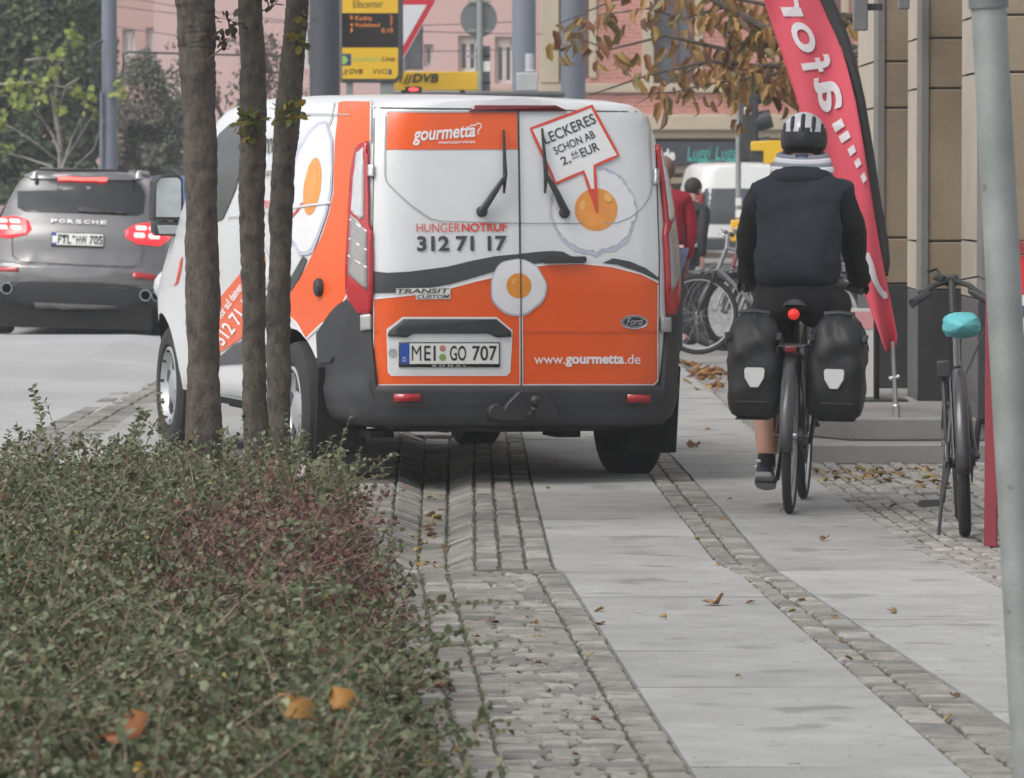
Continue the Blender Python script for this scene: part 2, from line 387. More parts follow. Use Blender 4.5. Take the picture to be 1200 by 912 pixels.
def setts(name, eL, eR, d0, d1, ncol, ln=(.11,.19), mats=None, zf=None, gap=.012, seed=3, base=True, h=.016, kind='structure', rows=False):
    r = random.Random(seed); b = MB(); fr = [0]
    wts = [r.uniform(.8, 1.2) for _ in range(ncol)]; t = sum(wts); fr = [sum(wts[:i])/t for i in range(ncol+1)]
    zf = zf or (lambda x, d: 0.)
    cells = []
    if rows:
        d = d0
        while d < d1-.02:
            L = min(r.uniform(*ln), d1-d); f = [0]
            while f[-1] < 1: f.append(f[-1]+r.uniform(.6, 1.7)/ncol)
            f[-1] = 1.
            if len(f) > 2 and f[-1]-f[-2] < .35/ncol: del f[-2]
            cells += [(a, c_, d+r.uniform(-.006,.006), L) for a, c_ in zip(f, f[1:])]; d += L
    else:
        for c in range(ncol):
            d = d0+r.uniform(0, .1)
            while d < d1:
                L = min(r.uniform(*ln), d1-d); cells.append((fr[c], fr[c+1], d, L)); d += L
    for fa, fb, d, L in cells:
            if L > .03:
                q = []; j = gap*.5*r.uniform(.6, 1.7); hh = h+r.uniform(-.005, .005); tl = r.uniform(-.004, .004); sk = r.uniform(-.012, .012)
                for (ff, dd) in ((fa, d), (fb, d), (fb, d+L), (fa, d+L)):
                    q.append((eL(dd)+(eR(dd)-eL(dd))*ff, dd))
                cx = sum(p[0] for p in q)/4; cy = sum(p[1] for p in q)/4; vs = []
                for ins, z in ((0, -.03), (.0, hh*.5), (.007, hh)):
                    for k, p in enumerate(q):
                        sx = 1 if p[0] < cx else -1; sy = 1 if p[1] < cy else -1
                        x = p[0]+sx*(j+ins)+r.uniform(-.004, .004); y = p[1]+sy*(j+ins)+(sk if k in (1,2) else 0)
                        vs.append((x, y, z+zf(p[0], p[1])+(tl if k in (0,3) else 0)))
                b.add(vs, [(8,9,10,11)]+[(i, (i+1) % 4, (i+1) % 4+4, i+4) for i in range(4)]+[(i+4, (i+1) % 4+4, (i+1) % 4+8, i+8) for i in range(4)], r.choice((0,0,0,1,2)))
    o = b.build(name, mats or [M_sett, mat('granite_setts_light', (.265,.255,.23), .8, var=.25, vs=9., bump=.5, bs=70), mat('granite_setts_dark', (.16,.155,.145), .8, var=.25, vs=9., bump=.5, bs=70, stain=((.10,.10,.075), 2., .5, .7))], smooth=0, recalc=False)
    tag(o, kind=kind)
    if base:
        g = MB(); n = int((d1-d0)/.5)+1
        g.grid(lambda u, v: (eL(d0+v*(d1-d0))+(eR(d0+v*(d1-d0))-eL(d0+v*(d1-d0)))*u, d0+v*(d1-d0), .003+zf(eL(d0+v*(d1-d0))+(eR(d0+v*(d1-d0))-eL(d0+v*(d1-d0)))*u, d0+v*(d1-d0))), 24 if zf(0,0) is not None else 1, n)
        tag(g.build('pavement_bed', M_moss, smooth=0), kind='structure')
    return o
nr = lambda d: bedR(d)-.30
j1 = pl([(13.2,-.13),(15.5,-.227),(19.35,-.345)]); j2 = pl([(13.2,-.037),(16.,-.13),(19.35,-.245)]); j3 = lambda d: l1L(d)-.105
setts('cobbled_pavement', nr, j1, 9, 19.35, 2, ln=(.07,.13), seed=3)
setts('cobbled_pavement', j1, j2, 9, 19.35, 1, ln=(.06,.12), seed=4)
setts('cobbled_pavement', j2, j3, 9, 19.35, 4, ln=(.055,.095), seed=9, rows=True, gap=.012)
setts('cobbled_pavement', j3, l1L, 9, 19.35, 1, ln=(.06,.11), seed=6)
# beyond the edge of the crossing the setts fall into a shallow drain channel
chL = pl([(19.4,-.47),(27,-.60)]); chR = pl([(19.4,-.14),(27,-.20)])
def dip(x, d):
    a, c = chL(d), chR(d); t = (x-a)/(c-a)
    return -.034*max(0, min(1, min(t, 1-t)*3.2)) if 0 < t < 1 else 0.
setts('cobbled_pavement', chR, l1L, 19.42, 34, 3, ln=(.09,.16), seed=5)
third = lambda k: (lambda d: chL(d)+(chR(d)-chL(d))*k/3)
for k in range(3): setts('drain_channel', third(k), third(k+1), 19.42, 30.2, 1, ln=(.07,.12) if k != 1 else (.2,.34), zf=dip, seed=11+k)
setts('cobbled_pavement', lambda d: chL(d)-.22, chL, 19.42, 30.2, 1, seed=8)
setts('cobbled_strip', l1R, l2L, 9, 34, 2, ln=(.055,.10), seed=21)
setts('road_gutter', lambda d: -2.86+.004*(d-20), lambda d: -2.42+.004*(d-20), 14, 46, 3, ln=(.16,.3), h=.012, seed=31)
MR = lambda d: 4.4
setts('mosaic_pavement', l2R, lambda d: l2R(d)+1.25, 12, 26.78, 15, ln=(.07,.10), gap=.012, h=.012, seed=41, mats=[mat('mosaic_stone', (.25,.235,.215), .85, var=.25, vs=9., bump=.4, bs=80), mat('mosaic_stone_dark', (.19,.18,.165), .85, var=.25, vs=9., bump=.4, bs=80), mat('mosaic_stone_pale', (.30,.285,.26), .85, var=.25, vs=9., bump=.4, bs=80)])
setts('mosaic_pavement', lambda d: l2R(d)+1.25, MR, 12, 26.78, 9, ln=(.07,.2), gap=.012, h=.012, seed=42)
setts('mosaic_pavement', l2R, lambda d: 1.415, 26.8, 46, 3, ln=(.1,.25), h=.012, seed=43)

def slabs(eL, eR, d0, d1, seed, ln=(.85,1.15)):
    r = random.Random(seed); b = MB(); d = d0; ps = [0,0,1,2]
    while d < d1:
        L = r.uniform(*ln); e = min(d+L, d1); g = .0024; z = .015+r.uniform(-.0015, .0015); t = r.uniform(-.002, .002); vs = []
        m = 4
        ds = [d+g+(e-d-2*g)*i/m for i in range(m+1)]
        top = [(eL(x)+.004, x, z+t) for x in ds]+[(eR(x)-.004, x, z-t) for x in reversed(ds)]
        k = len(top); vs = top+[(p[0], p[1], -.05) for p in top]
        b.add(vs, [tuple(range(k))]+[(i, i+k, (i+1) % k+k, (i+1) % k) for i in range(k)], r.choice(ps)); d = e
    return tag(b.build('slab_path', [M_conc, mat('concrete_slab_pale', (.32,.32,.31), .85, var=.12, vs=5., bump=.15, bs=120, stain=((.25,.25,.235), .9, .5, .8), specks=1.7), mat('concrete_slab_dull', (.28,.28,.268), .85, var=.14, vs=5., bump=.15, bs=120, stain=((.21,.21,.195), 1.1, .45, .75), specks=1.7)], smooth=0, recalc=True), kind='structure')
slabs(l1L, l1R, 9, 46, 1); slabs(l2L, l2R, 9, 46, 2)
g = MB(); g.box(-2.40, -.83, 22.6, 46, -.05, .012); tag(g.build('forecourt', mat('forecourt_concrete', (.30,.30,.29), .85, var=.1, vs=2., bump=.15, bs=120, stain=((.22,.22,.2), .8, .45, .75)), smooth=0), kind='structure')
g = MB(); g.grid(lambda u, v: (-2.42+u*(bedR(6+v*16.4)-.14+2.42), 6+v*16.4, .022), 6, 20); tag(g.build('planting_soil', mat('soil', (.045,.036,.026), .95, var=.4, vs=12., bump=.8, bs=50), smooth=0), kind='structure')

# the damp autumn air: far things fade a little
hz = MB(); hz.box(-84, 84, -2.9, 164, -1.3, 14); hz = hz.build('haze', [], smooth=0); hz['kind'] = 'stuff'
mh = bpy.data.materials.new('haze'); mh.use_nodes = True; n = mh.node_tree.nodes; n.remove(n['Principled BSDF'])
pv = n.new('ShaderNodeVolumePrincipled'); pv.inputs['Color'].default_value = (.93,.94,.96,1); pv.inputs['Density'].default_value = .0013; pv.inputs['Anisotropy'].default_value = .3
mh.node_tree.links.new(pv.outputs[0], n['Material Output'].inputs['Volume']); hz.data.materials.append(mh)
# ------------------------------------------------------------------ entrance steps and the pier building on the right
M_step = mat('step_concrete', (.235,.23,.215), .85, var=.12, vs=4., bump=.2, bs=90, stain=((.165,.16,.145), 2., .45, .7))
st = empty('entrance_steps', (2.6, 26.8, 0), label='two broad grey concrete steps in front of the sandstone piers', cat='steps')
b = MB(); b.prism([(-1.16,0),(3.5,0),(3.5,7.),(-1.16,7.)], (0,0,0), (1,0,0), (0,1,0), (0,0,.112)); b.build('step', M_step, st, bevel=.012)
b = MB(); b.prism([(-.80,.30),(3.5,.30),(3.5,7.),(-1.02,7.),(-1.02,.75)], (0,0,.1125), (1,0,0), (0,1,0), (0,0,.122)); b.build('step', M_step, st, bevel=.012)
bl = empty('pier_building', (3.2, 30, .235), label='sandstone building with a row of square piers on dark plinths', cat='building')
M_plinth = mat('polished_plinth', (.045,.046,.05), .3, var=.2, vs=5., spec=.5)
M_chamf = mat('grey_corner_strip', (.17,.165,.155), .7, var=.1, vs=4.)
def pier(xn, D, dep, wdt, joints):
    b = MB(); z = .866; b0 = MB()
    b0.box(xn-3.2-.006, xn-3.2+wdt, D-30-.006, D-30+dep+.006, 0, .63)
    zs = [j for j in joints]
    for a, c in zip(zs, zs[1:]): b.box(xn-3.2, xn-3.2+wdt, D-30, D-30+dep, a-.235+.005, c-.235-.005)
    p = b.build('pier', [M_stone], bl, bevel=.008, smooth=0)
    k = MB(); k.box(xn-3.2+.012, xn-3.2+wdt-.01, D-30+.012, D-30+dep-.012, .63, zs[-1]-.235); k.build('core', mat('dark_joint', (.05,.045,.04), .9, var=.1), p, smooth=0)
    b0.build('plinth', M_plinth, p, bevel=.006, smooth=0)
    k = MB(); [k.box(xn-3.2-.008, xn-3.2-.001, D-30+.035, D-30+dep-.004, a-.235+.006, c-.235-.006) for a, c in zip(zs, zs[1:])]; k.build('lit_side_layer', mat('sandstone_lit_side', (.40,.35,.285), .8, var=.08, vs=3.), p, smooth=0)  # thin pale layer added so the road-side pier faces look lit
    k = MB(); k.prism([(-.012,.012),(.012,-.012),(.052,-.012),(.052,-.002),(-.002,.03),(-.012,.03)], (xn-3.2, D-30, .632), (1,0,0), (0,1,0), (0,0,4.1)); k.build('corner_strip', M_chamf, p, smooth=0)
J = [.866, 1.145, 2.015, 2.30, 2.72, 3.4, 4.2, 4.95]
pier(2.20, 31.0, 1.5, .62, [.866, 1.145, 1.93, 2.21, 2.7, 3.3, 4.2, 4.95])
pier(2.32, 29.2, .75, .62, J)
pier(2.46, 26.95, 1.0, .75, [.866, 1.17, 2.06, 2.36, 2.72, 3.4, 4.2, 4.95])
b = MB(); b.box(-.25, .0, 1.2, 8.9, 0, 4.7); b.box(-.27,-.26, 1.3, 1.31, 0,.1); b.build('wall', M_stone, bl, smooth=0)
b = MB(); b.box(-.30, 5.0, -3.6, 8.9, 4.72, 5.9); b.build('fascia', M_stone, bl, smooth=0, bevel=.03)
b = MB(); b.box(.05, 5.0, -3.3, 8.9, 0, 4.7); b.build('shopfront', mat('stone_infill', (.30,.25,.18), .8, var=.1, vs=2.), bl, smooth=0)
# grey lamp boxes under the lintel of the piers
for i, (px, py0, py1, D, lab) in enumerate(((1008, -30, 36, 30.6, 'grey box lamp hanging at the far left sandstone pier'), (1059, -30, 11, 29.0, 'grey box lamp at the middle sandstone pier, just cut by the top edge'))):
    p = at(px, py1, D); t = at(px, py0, D); wd = .085 if i == 0 else .06
    e = empty('box_lamp', tuple(p), label=lab, cat='lamp', group='box lamps on the piers')
    b = MB(); b.box(-wd/2, wd/2, -.05, .05, 0, t.z-p.z); b.build('housing', mat('lamp_grey', (.16,.165,.17), .5, var=.08), e, bevel=.006)
    b = MB(); b.box(wd/2, wd/2+.09, -.02, .02, .12, .16); b.build('bracket', M_black, e)

# ------------------------------------------------------------------ far buildings
def wall_holes(b, x0, x1, z0, z1, y, holes, th=.35, mi=0):
    xs = sorted({x0, x1, *[h[0] for h in holes], *[h[1] for h in holes]}); zs = sorted({z0, z1, *[h[2] for h in holes], *[h[3] for h in holes]})
    ins = lambda x, z: any(h[0] < x < h[1] and h[2] < z < h[3] for h in holes)
    for i in range(len(xs)-1):
        for j in range(len(zs)-1):
            if not ins((xs[i]+xs[i+1])/2, (zs[j]+zs[j+1])/2):
                b.add([(xs[i], y, zs[j]), (xs[i+1], y, zs[j]), (xs[i+1], y, zs[j+1]), (xs[i], y, zs[j+1])], [(0,1,2,3)], mi)
    for h in holes:
        a, c, d, e = h
        for q in (((a,y,d),(a,y+th,d),(a,y+th,e),(a,y,e)), ((c,y,d),(c,y,e),(c,y+th,e),(c,y+th,d)), ((a,y,d),(c,y,d),(c,y+th,d),(a,y+th,d)), ((a,y,e),(a,y+th,e),(c,y+th,e),(c,y,e))): b.add(q, [(0,1,2,3)], mi)
M_paneg = mat('window_glass_far', (.09,.10,.115), .12, var=.5, vs=1.2, spec=.7)
M_frame = mat('window_frame_white', (.62,.62,.6), .6, var=.05)
M_brown = mat('window_frame_brown', (.13,.055,.045), .6, var=.1)
def window(parent, h, y, fm, mull, fw=.09, blind=0.):
    a, c, d, e = h; b = MB()
    b.box(a, a+fw, y+.16, y+.24, d, e); b.box(c-fw, c, y+.16, y+.24, d, e); b.box(a+fw, c-fw, y+.16, y+.24, d, d+fw); b.box(a+fw, c-fw, y+.16, y+.24, e-fw, e)
    for m in mull:
        x = a+(c-a)*m; b.box(x-fw*.6, x+fw*.6, y+.15, y+.24, d+fw, e-fw)
    f = b.build('window', fm, parent, smooth=0)
    q = MB(); q.box(a+.02, c-.02, y+.2, y+.22, d+.02, e-.02); q.build('pane', M_paneg, f, smooth=0)
    if blind:
        q = MB(); q.box(a+fw, c-fw, y+.13, y+.15, e-(e-d)*blind, e-fw*.5); q.build('roller_blind', mat('blind_white', (.62,.62,.58), .8, var=.06), f, smooth=0)
def rx(D, px): return (px-600)/FPX*D
def rz(D, py): return at(600, py, D).z
# brick house with the shop
D = 105.; bb = empty('brick_house', (rx(D, 830), D, -.1), label='red brick corner house with cream stone bands above a dark shop sign', cat='building')
ox, oz = bb.location.x, bb.location.z
X = lambda p: rx(D, p)-ox
Z = lambda p: rz(D, p)-oz
M_brick = brickmat('red_brick', (.42,.155,.12), (.50,.20,.155), (.50,.30,.25), .26, .083)
x0, x1 = X(634), X(1130); holes = [(X(766), X(814), Z(98), Z(-60)), (X(651), X(690), Z(92), Z(-60)), (X(930), X(985), Z(98), Z(-60)), (X(1040), X(1090), Z(98), Z(-60))]
b = MB(); wall_holes(b, x0, x1, Z(134), 9.5, 0, holes); b.add([(x0,0,Z(134)),(x0,9,Z(134)),(x0,9,9.5),(x0,0,9.5)], [(0,1,2,3)]); b.build('wall', M_brick, bb, smooth=0)
for h in holes:
    window(bb, h, 0, M_brown, [.5], fw=.10)
    b = MB(); b.box(h[0]-.24, h[0]-.002, -.05, .1, h[2], h[3]); b.box(h[1]+.002, h[1]+.16, -.05, .1, h[2], h[3]); b.build('window_surround', M_cream, bb, smooth=0, bevel=.02)
b = MB(); b.box(x0-.05, x1, -.09, .2, Z(109), Z(98)); b.build('sill_band', M_cream, bb, smooth=0, bevel=.02)
b = MB(); b.box(x0-.1, x1, -.14, .3, Z(153), Z(134.3)); b.build('cornice', M_cream, bb, smooth=0, bevel=.03)
b = MB(); b.box(x0, x1, -.06, .3, Z(162), Z(153.3)); b.build('cornice_base', mat('cornice_base_stone', (.30,.24,.17), .85, var=.1), bb, smooth=0)  # band in a darker stone tone below the cornice
b = MB(); b.box(x0-.02, X(655), -.11, .1, Z(97.5), 9.5); b.build('quoin', M_cream, bb, smooth=0, bevel=.02)
b = MB(); b.box(x0, x1, .3, .5, 0, Z(162)); b.build('shopfront', mat('shopfront_brown', (.11,.085,.06), .7, var=.15, vs=1.), bb, smooth=0)
for p in (700, 800, 905, 1010): b = MB(); b.box(X(p), X(p+17), .02, .3, 0, Z(193)); b.build('shop_pillar', M_cream, bb, smooth=0)
for z_a, z_b, y_ in ((203, 194, -.04), (215, 208, -.02)): b = MB(); b.box(x0, x1, y_, .32, Z(z_a), Z(z_b)); b.build('awning_rail', mat('awning_beige', (.34,.27,.19), .8, var=.1), bb, smooth=0)
sg = empty('shop_sign', (rx(D, 790), D-.15, rz(D, 193)), label='dark shop fascia sign with white and turquoise lettering on brick house', cat='sign')
b = MB(); b.box(rx(D,690)-sg.location.x, rx(D,1000)-sg.location.x, -.03, .09, 0, rz(D,167)-rz(D,193)); b.build('board', mat('sign_dark', (.028,.034,.042), .6, var=.08), sg, smooth=0, bevel=.01)
def sl_(px, py, off): v = at(px, py, D-.2-off); return v-sg.location
b = MB(); b.text('itale-post.de', sl_, (702, 187.5), (791, 187.5), 13.5, .01, bold=.03) if False else b.text('de', sl_, (777, 188), (791, 188), 13.5, .01, bold=.035); b.build('lettering', M_wink, sg, smooth=0)
b = MB(); b.text('Luggi', sl_, (806, 192), (834, 190.5), 20, .01, bold=-.008, shear=.25); b.text('Luggi', sl_, (839, 192), (868, 190.5), 20, .01, bold=-.008, shear=.25); b.ribbon([(805, 188.2),(830, 188.6),(868, 187.4)], 1., sl_, .012)
b.build('lettering', mat('turquoise_letter', (.06,.50,.44), .5, var=0.), sg, smooth=0)

# pink apartment house
D = 115.; pb = empty('pink_house', (rx(D, 400), D, -.1), label='pale pink rendered apartment house with white framed windows', cat='building')
ox, oz = pb.location.x, pb.location.z
M_pink = mat('pink_render', (.56,.40,.38), .9, var=.05, vs=.6)
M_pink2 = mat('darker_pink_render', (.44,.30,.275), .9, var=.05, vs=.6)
hs_ = [(X(537), X(560), Z(84), Z(42)), (X(580), X(602), Z(98), Z(43)), (X(470), X(496), Z(82), Z(28)), (X(497), X(508), Z(78), Z(52)), (X(425), X(452), Z(82), Z(30)), (X(345), X(372), Z(80), Z(30))]
b = MB(); wall_holes(b, X(181), X(640), 0, 9.5, 0, hs_)
b.add([(X(640),0,0),(X(640),.8,0),(X(640),.8,9.5),(X(640),0,9.5)], [(0,1,2,3)]); b.add([(X(181),0,0),(X(181),4,0),(X(181),4,9.5),(X(181),0,9.5)], [(0,1,2,3)])
b.build('wall', M_pink, pb, smooth=0)
for i, h in enumerate(hs_): window(pb, h, 0, M_frame if i in (0,1,3,4,5) else mat('window_frame_dark', (.06,.065,.07), .6, var=.1), [.5] if i in (0,1,4,5) else [], fw=.08, blind=(.22 if i in (0,1,4) else 0))
hs2 = [(X(166), X(180), Z(80), Z(30)), (X(138), X(153), Z(80), Z(32)), (X(100), X(118), Z(80), Z(32)), (X(-60), X(-40), Z(80), Z(32)), (X(-160), X(-140), Z(80), Z(32))]
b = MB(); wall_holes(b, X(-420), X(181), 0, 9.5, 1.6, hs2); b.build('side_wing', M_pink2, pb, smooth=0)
for h in hs2: window(pb, h, 1.6, M_frame, [.5], fw=.08, blind=.2)
b = MB(); b.box(X(520), X(640), -.06, .1, Z(108), Z(103)); b.build('ledge', M_cream, pb, smooth=0)
# ================================================================== VEHICLES
class Loft:
    """car body skin: cross-section rings along y, rounded rear corners, leaning and bowed rear face"""
    def __init__(s, prof, y0, ys, zr, zb, Rc, taper, front, lean, bow, wy):
        s.prof = np.array(prof, float); s.y0, s.ys, s.zr, s.zb, s.Rc = y0, ys, zr, zb, Rc
        s.taper, s.front, s.lean, s.bow, s.wy = taper, front, lean, bow, wy
    def c(s, y):
        v = s.taper(y)
        t = (s.y0+s.Rc-y)/s.Rc
        if t > 0: v += s.Rc*(1-math.sqrt(max(0, 1-min(t, 1)**2)))
        return v+s.front(y)
    def deform(s, x, y, z):
        k = max(0, min(1, (s.wy-y)/(s.wy-s.y0)))**2
        return (x, y+k*(s.lean(z)+s.bow*(x/.85)**2), z)
    def ring(s, y, shrink=0.):
        zt = s.prof[-1][1]; zr = s.zr(y); out = []
        for wv, z in s.prof:
            zz = z if z < s.zb else s.zb+(z-s.zb)*(zr-s.zb)/(zt-s.zb)
            out.append((max(0, wv-s.c(y)*min(1, wv/.5)), zz))
        return out
    def mesh(s, matfn=None):
        b = MB(); T = [math.sin(math.pi/2*i/7) for i in range(8)]
        ys = [s.y0+s.Rc*(1-t) for t in reversed(T)]+[y for y in s.ys if y > s.y0+s.Rc+.02]
        rows = []
        h = s.ring(ys[0]); zc = 1.05
        for k in (.02, .2, .4, .6, .8, .93): rows.append((ys[0], [(w_*k, zc+(z-zc)*k) for w_, z in h]))
        for y in ys: rows.append((y, s.ring(y)))
        hl = s.ring(ys[-1])
        for k in (.8, .5, .02): rows.append((ys[-1]+.02*(1-k), [(w_*k, .7+(z-.7)*k) for w_, z in hl]))
        n = 2*len(h)-1
        vs = []
        for y, r in rows:
            pts = [(-w_, y, z) for w_, z in r]+[(w_, y, z) for w_, z in reversed(r[:-1])]
            vs += [s.deform(*p) for p in pts]
        fs = []
        for i in range(len(rows)-1):
            for j in range(n): fs.append((i*n+j, i*n+(j+1) % n, (i+1)*n+(j+1) % n, (i+1)*n+j))
        fs += [tuple(range(n-1, -1, -1)), tuple(range((len(rows)-1)*n, len(rows)*n))]
        for f in fs:
            cc = [sum(vs[i][k] for i in f)/len(f) for k in range(3)]
            b.add([], []); b.f.append(list(f)); b.mi.append(matfn(cc) if matfn else 0)
        b.v = vs; return b
    def plan(s, u, z, out=0.):
        """outline at height z: u in 0..1 runs from the left side (y = ya) round the rear to the right side"""
        ya = s.ya; wv = float(np.interp(z, s.prof[:, 1], s.prof[:, 0]))
        L1 = ya-(s.y0+s.Rc); L2 = s.Rc*math.pi/2; L3 = wv-s.taper(s.y0)-s.Rc; tot = 2*(L1+L2+L3); d = u*tot; sg = -1
        if d > tot/2: d = tot-d; sg = 1
        if d < L1: y = ya-d; x = wv-s.taper(y); nx, ny = 1, 0
        elif d < L1+L2:
            a = (d-L1)/s.Rc; y = s.y0+s.Rc-s.Rc*math.sin(a); x = wv-s.taper(y)-s.Rc*(1-math.cos(a)); nx, ny = math.cos(a), -math.sin(a)
        else: y = s.y0; x = L3-(d-L1-L2); nx, ny = 0, -1
        p = s.deform(sg*max(x, 0), y, z)
        return Vector((p[0]+sg*nx*out, p[1]+ny*out, z))
def cut_wheels(o, wheels, r, dep, m):
    b = MB()
    for x, y, z in wheels:
        s_ = 1 if x > 0 else -1
        b.lathe([(r, -.05), (r, dep)], 36, Matrix.Translation((x+s_*.17, y, z)) @ Matrix.Rotation(-s_*math.pi/2, 4, 'Y'))
    c = b.build('cutter', m, None); c.data.materials[0] = m
    mo = o.modifiers.new('b', 'BOOLEAN'); mo.object = c; mo.operation = 'DIFFERENCE'; mo.solver = 'EXACT'
    c.parent = o.parent
    bpy.context.view_layer.update()
    dg = bpy.context.evaluated_depsgraph_get(); me = bpy.data.meshes.new_from_object(o.evaluated_get(dg))
    o.modifiers.clear(); old = o.data; o.data = me; me.name = old.name
    bpy.data.objects.remove(c); me.shade_smooth(); me.set_sharp_from_angle(angle=R(35))
def ray_surf(root, bvh):
    bpy.context.view_layer.update(); Mi = root.matrix_world.inverted()
    o = Mi @ Vector((0, 0, EYE)); R3 = Mi.to_3x3()
    def f(px, py, off):
        d = (R3 @ ray(px, py)).normalized(); h, nn, i, t = bvh.ray_cast(o, d)
        if h is None: return None
        if nn.dot(d) > 0: nn = -nn
        return h+nn*off
    return f
def make_wheel(root, x, y, r=.343, wd=.205, style='cap', name='wheel'):
    s_ = -1 if x < 0 else 1
    M = Matrix.Translation((x, y, r)) @ Matrix.Rotation(s_*math.pi/2, 4, 'Y')
    e = bpy.data.objects.new(name, None); link(e, root); e.matrix_local = M
    b = MB(); k = r/.343; h = wd/2
    b.lathe([(.20*k,-h*.8),(.235*k,-h),(.31*k,-h),(.335*k,-h*.8),(.343*k,-h*.5),(.343*k,h*.5),(.335*k,h*.8),(.31*k,h),(.27*k,h*1.04),(.235*k,h),(.215*k,h*.7),(.20*k,-h*.8)], 48)
    b.build('tyre', M_rub, e)
    b = MB(); b.lathe([(.214*k,h*.55),(.218*k,h*.92),(.205*k,h*.98),(.19*k,h*.8),(.17*k,h*.55),(.12*k,h*.6),(.08*k,h*.75),(.05*k,h*.85),(0,h*.86)], 40); b.lathe([(.214*k,-h*.7),(.214*k,h*.6)], 40)
    b.build('rim', M_silver, e)
    b = MB()
    for i in range(5 if style == 'cap' else 10):
        a = 2*math.pi*i/(5 if style == 'cap' else 10); Mx = Matrix.Rotation(a, 4, 'Z')
        if style == 'cap': b.box(.085*k, .175*k, -.032*k, .032*k, h*.5, h*.70, 0, Mx)
        else: b.box(.09*k, .185*k, -.018*k, .018*k, h*.5, h*.68, 0, Mx)
    for i in range(10): b.lathe([(.0, h*.80), (.010*k, h*.80), (.010*k, h*.99), (0, h*.99)], 8, Matrix.Rotation(2*math.pi*i/10+.2, 4, 'Z') @ Matrix.Translation((.197*k, 0, 0)))
    b.build('rim_opening', M_black, e, bevel=.004)
    return e

def van_body(scale=1.):
    prof = [(0,.27),(.5,.27),(.80,.28),(.90,.30),(.935,.34),(.955,.45),(.97,.58),(.98,.72),(.985,.88),(.983,1.0),(.975,1.12),(.962,1.25),(.945,1.38),(.925,1.5),(.902,1.6),(.882,1.69),(.862,1.76),(.842,1.81),(.805,1.85),(.745,1.877),(.64,1.891),(.45,1.898),(.25,1.903),(0,1.905)]
    def zr(y): return float(np.interp(y, [-1.1,-.9,-.3,.6,1.6,2.1,2.45,3.05,3.3,3.7,3.86,3.95], [1.893,1.897,1.915,1.935,1.935,1.91,1.78,1.26,1.17,1.03,.93,.80]))
    L = Loft(prof, -1.03, [-.74,-.65,-.5,-.35,-.2,-.05]+[.1+.15*i for i in range(19)]+[2.9,3.02,3.14,3.26,3.38,3.5,3.6,3.7,3.78,3.85,3.9,3.94], zr, .78, .22,
        lambda y: .17*max(0, min(1, (.3-y)/1.33))**1.7, lambda y: .55*max(0, (y-2.75)/1.19)**2.6, lambda z: .15*max(0, (z-.98)/.92)**1.35, .045, .1)
    L.ya = -.545; return L

VAN = empty('delivery_van', (-.225, 25.85, 0), (0, R(.55), R(15.6)), label='orange and white catering van with fried egg graphics stopped across the pavement', cat='van')
VL = van_body(); vb = VL.mesh(lambda c: 2 if c[2] < .37 else 1 if (2.2 < c[1] < 3.1 and c[2] > 1.22 and abs(c[0]) < .72) else 0)
bvh = BVHTree.FromPolygons([Vector(v) for v in vb.v], vb.f); VS = ray_surf(VAN, bvh)
body = vb.build('body', [M_white, M_glass, M_under], VAN)
wpos = [(-.855, -.16, .343), (.80, -.16, .343), (-.835, 2.933, .343), (.835, 2.933, .343)]
cut_wheels(body, wpos, .405, .40, M_under)
for x, y, z in wpos: make_wheel(VAN, x, y)
b = MB(); b.box(-.62, .62, -.93, 3.5, .268, .31); b.box(-.75, .75, .6, 2.2, .262, .30); b.tube([(-.35,-.9,.29),(-.35,-.2,.275),(-.3,.5,.28)], .03); b.box(.22,.34,-.86,-.6,.235,.27); b.box(-.72,-.6,-.84,-.6,.235,.27); b.build('underbody', M_under, VAN)
for sx in (-1, 1):
    b = MB(); b.box(-.13, .13, -.012, .012, -.22, .22, 0, Matrix.Translation((sx*.80, -.58, .36)) @ Matrix.Rotation(R(8), 4, 'X')); b.build('mud_flap', M_under, VAN, bevel=.008)
# rear bumper: wraps round from wheel arch to wheel arch, rises to the lamps at the corners
def bumper_top(u, x, y):
    if y > -.98 and abs(x) > .735: return float(np.interp(-y, [.545,.62,.72,.85,.95], [.735,.79,.85,.905,.92]))
    return .92 if abs(x) > .735 else .492
us = [i/64 for i in range(65)]
# exact columns at the door edges
ue = []
for lo, hi in ((.2, .5), (.8, .5)):
    a, c = lo, hi
    for _ in range(30):
        m = (a+c)/2; a, c = (m, c) if abs(VL.plan(m, .7).x) > .735 else (a, m)
    ue += [a-.0005*(1 if lo < .5 else -1), a+.0005*(1 if lo < .5 else -1)]
us = sorted(us+ue); NV = 14; vs_ = []
def bump_out(z): return float(np.interp(z, [.30,.34,.40,.455,.475,.50,.6,.95], [.006,.020,.028,.032,.034,.020,.016,.014]))
for u in us:
    p = VL.plan(u, .7); zt = bumper_top(u, p.x, p.y); y0_ = .30 if abs(p.y) > .6 else .30
    for j in range(NV+1):
        z = y0_+(zt-y0_)*j/NV; vs_.append(VL.plan(u, z, bump_out(z)))
    vs_.append(VL.plan(u, zt, -.02))
b = MB(); n = NV+2; b.add(vs_, [(i*n+j, (i+1)*n+j, (i+1)*n+j+1, i*n+j+1) for i in range(len(us)-1) for j in range(n-1)])
bmp = b.build('bumper', M_dkpl, VAN, smooth=40, solid=.006)
b = MB()
for q in ([(463,461),(490,461),(490,470),(463,470)], [(731,462),(754.5,462),(754.5,471),(731,471)]): pass
def BS(px, py, off):
    r = VS(px, py, off+.05); return r
for q in ([(463,461),(490,461),(490,470),(463,470)], [(731,462),(754.5,462),(754.5,471),(731,471)]):
    b = MB(); b.decal(q, BS, .004, 0); b.build('reflector', M_red, bmp, solid=.006)
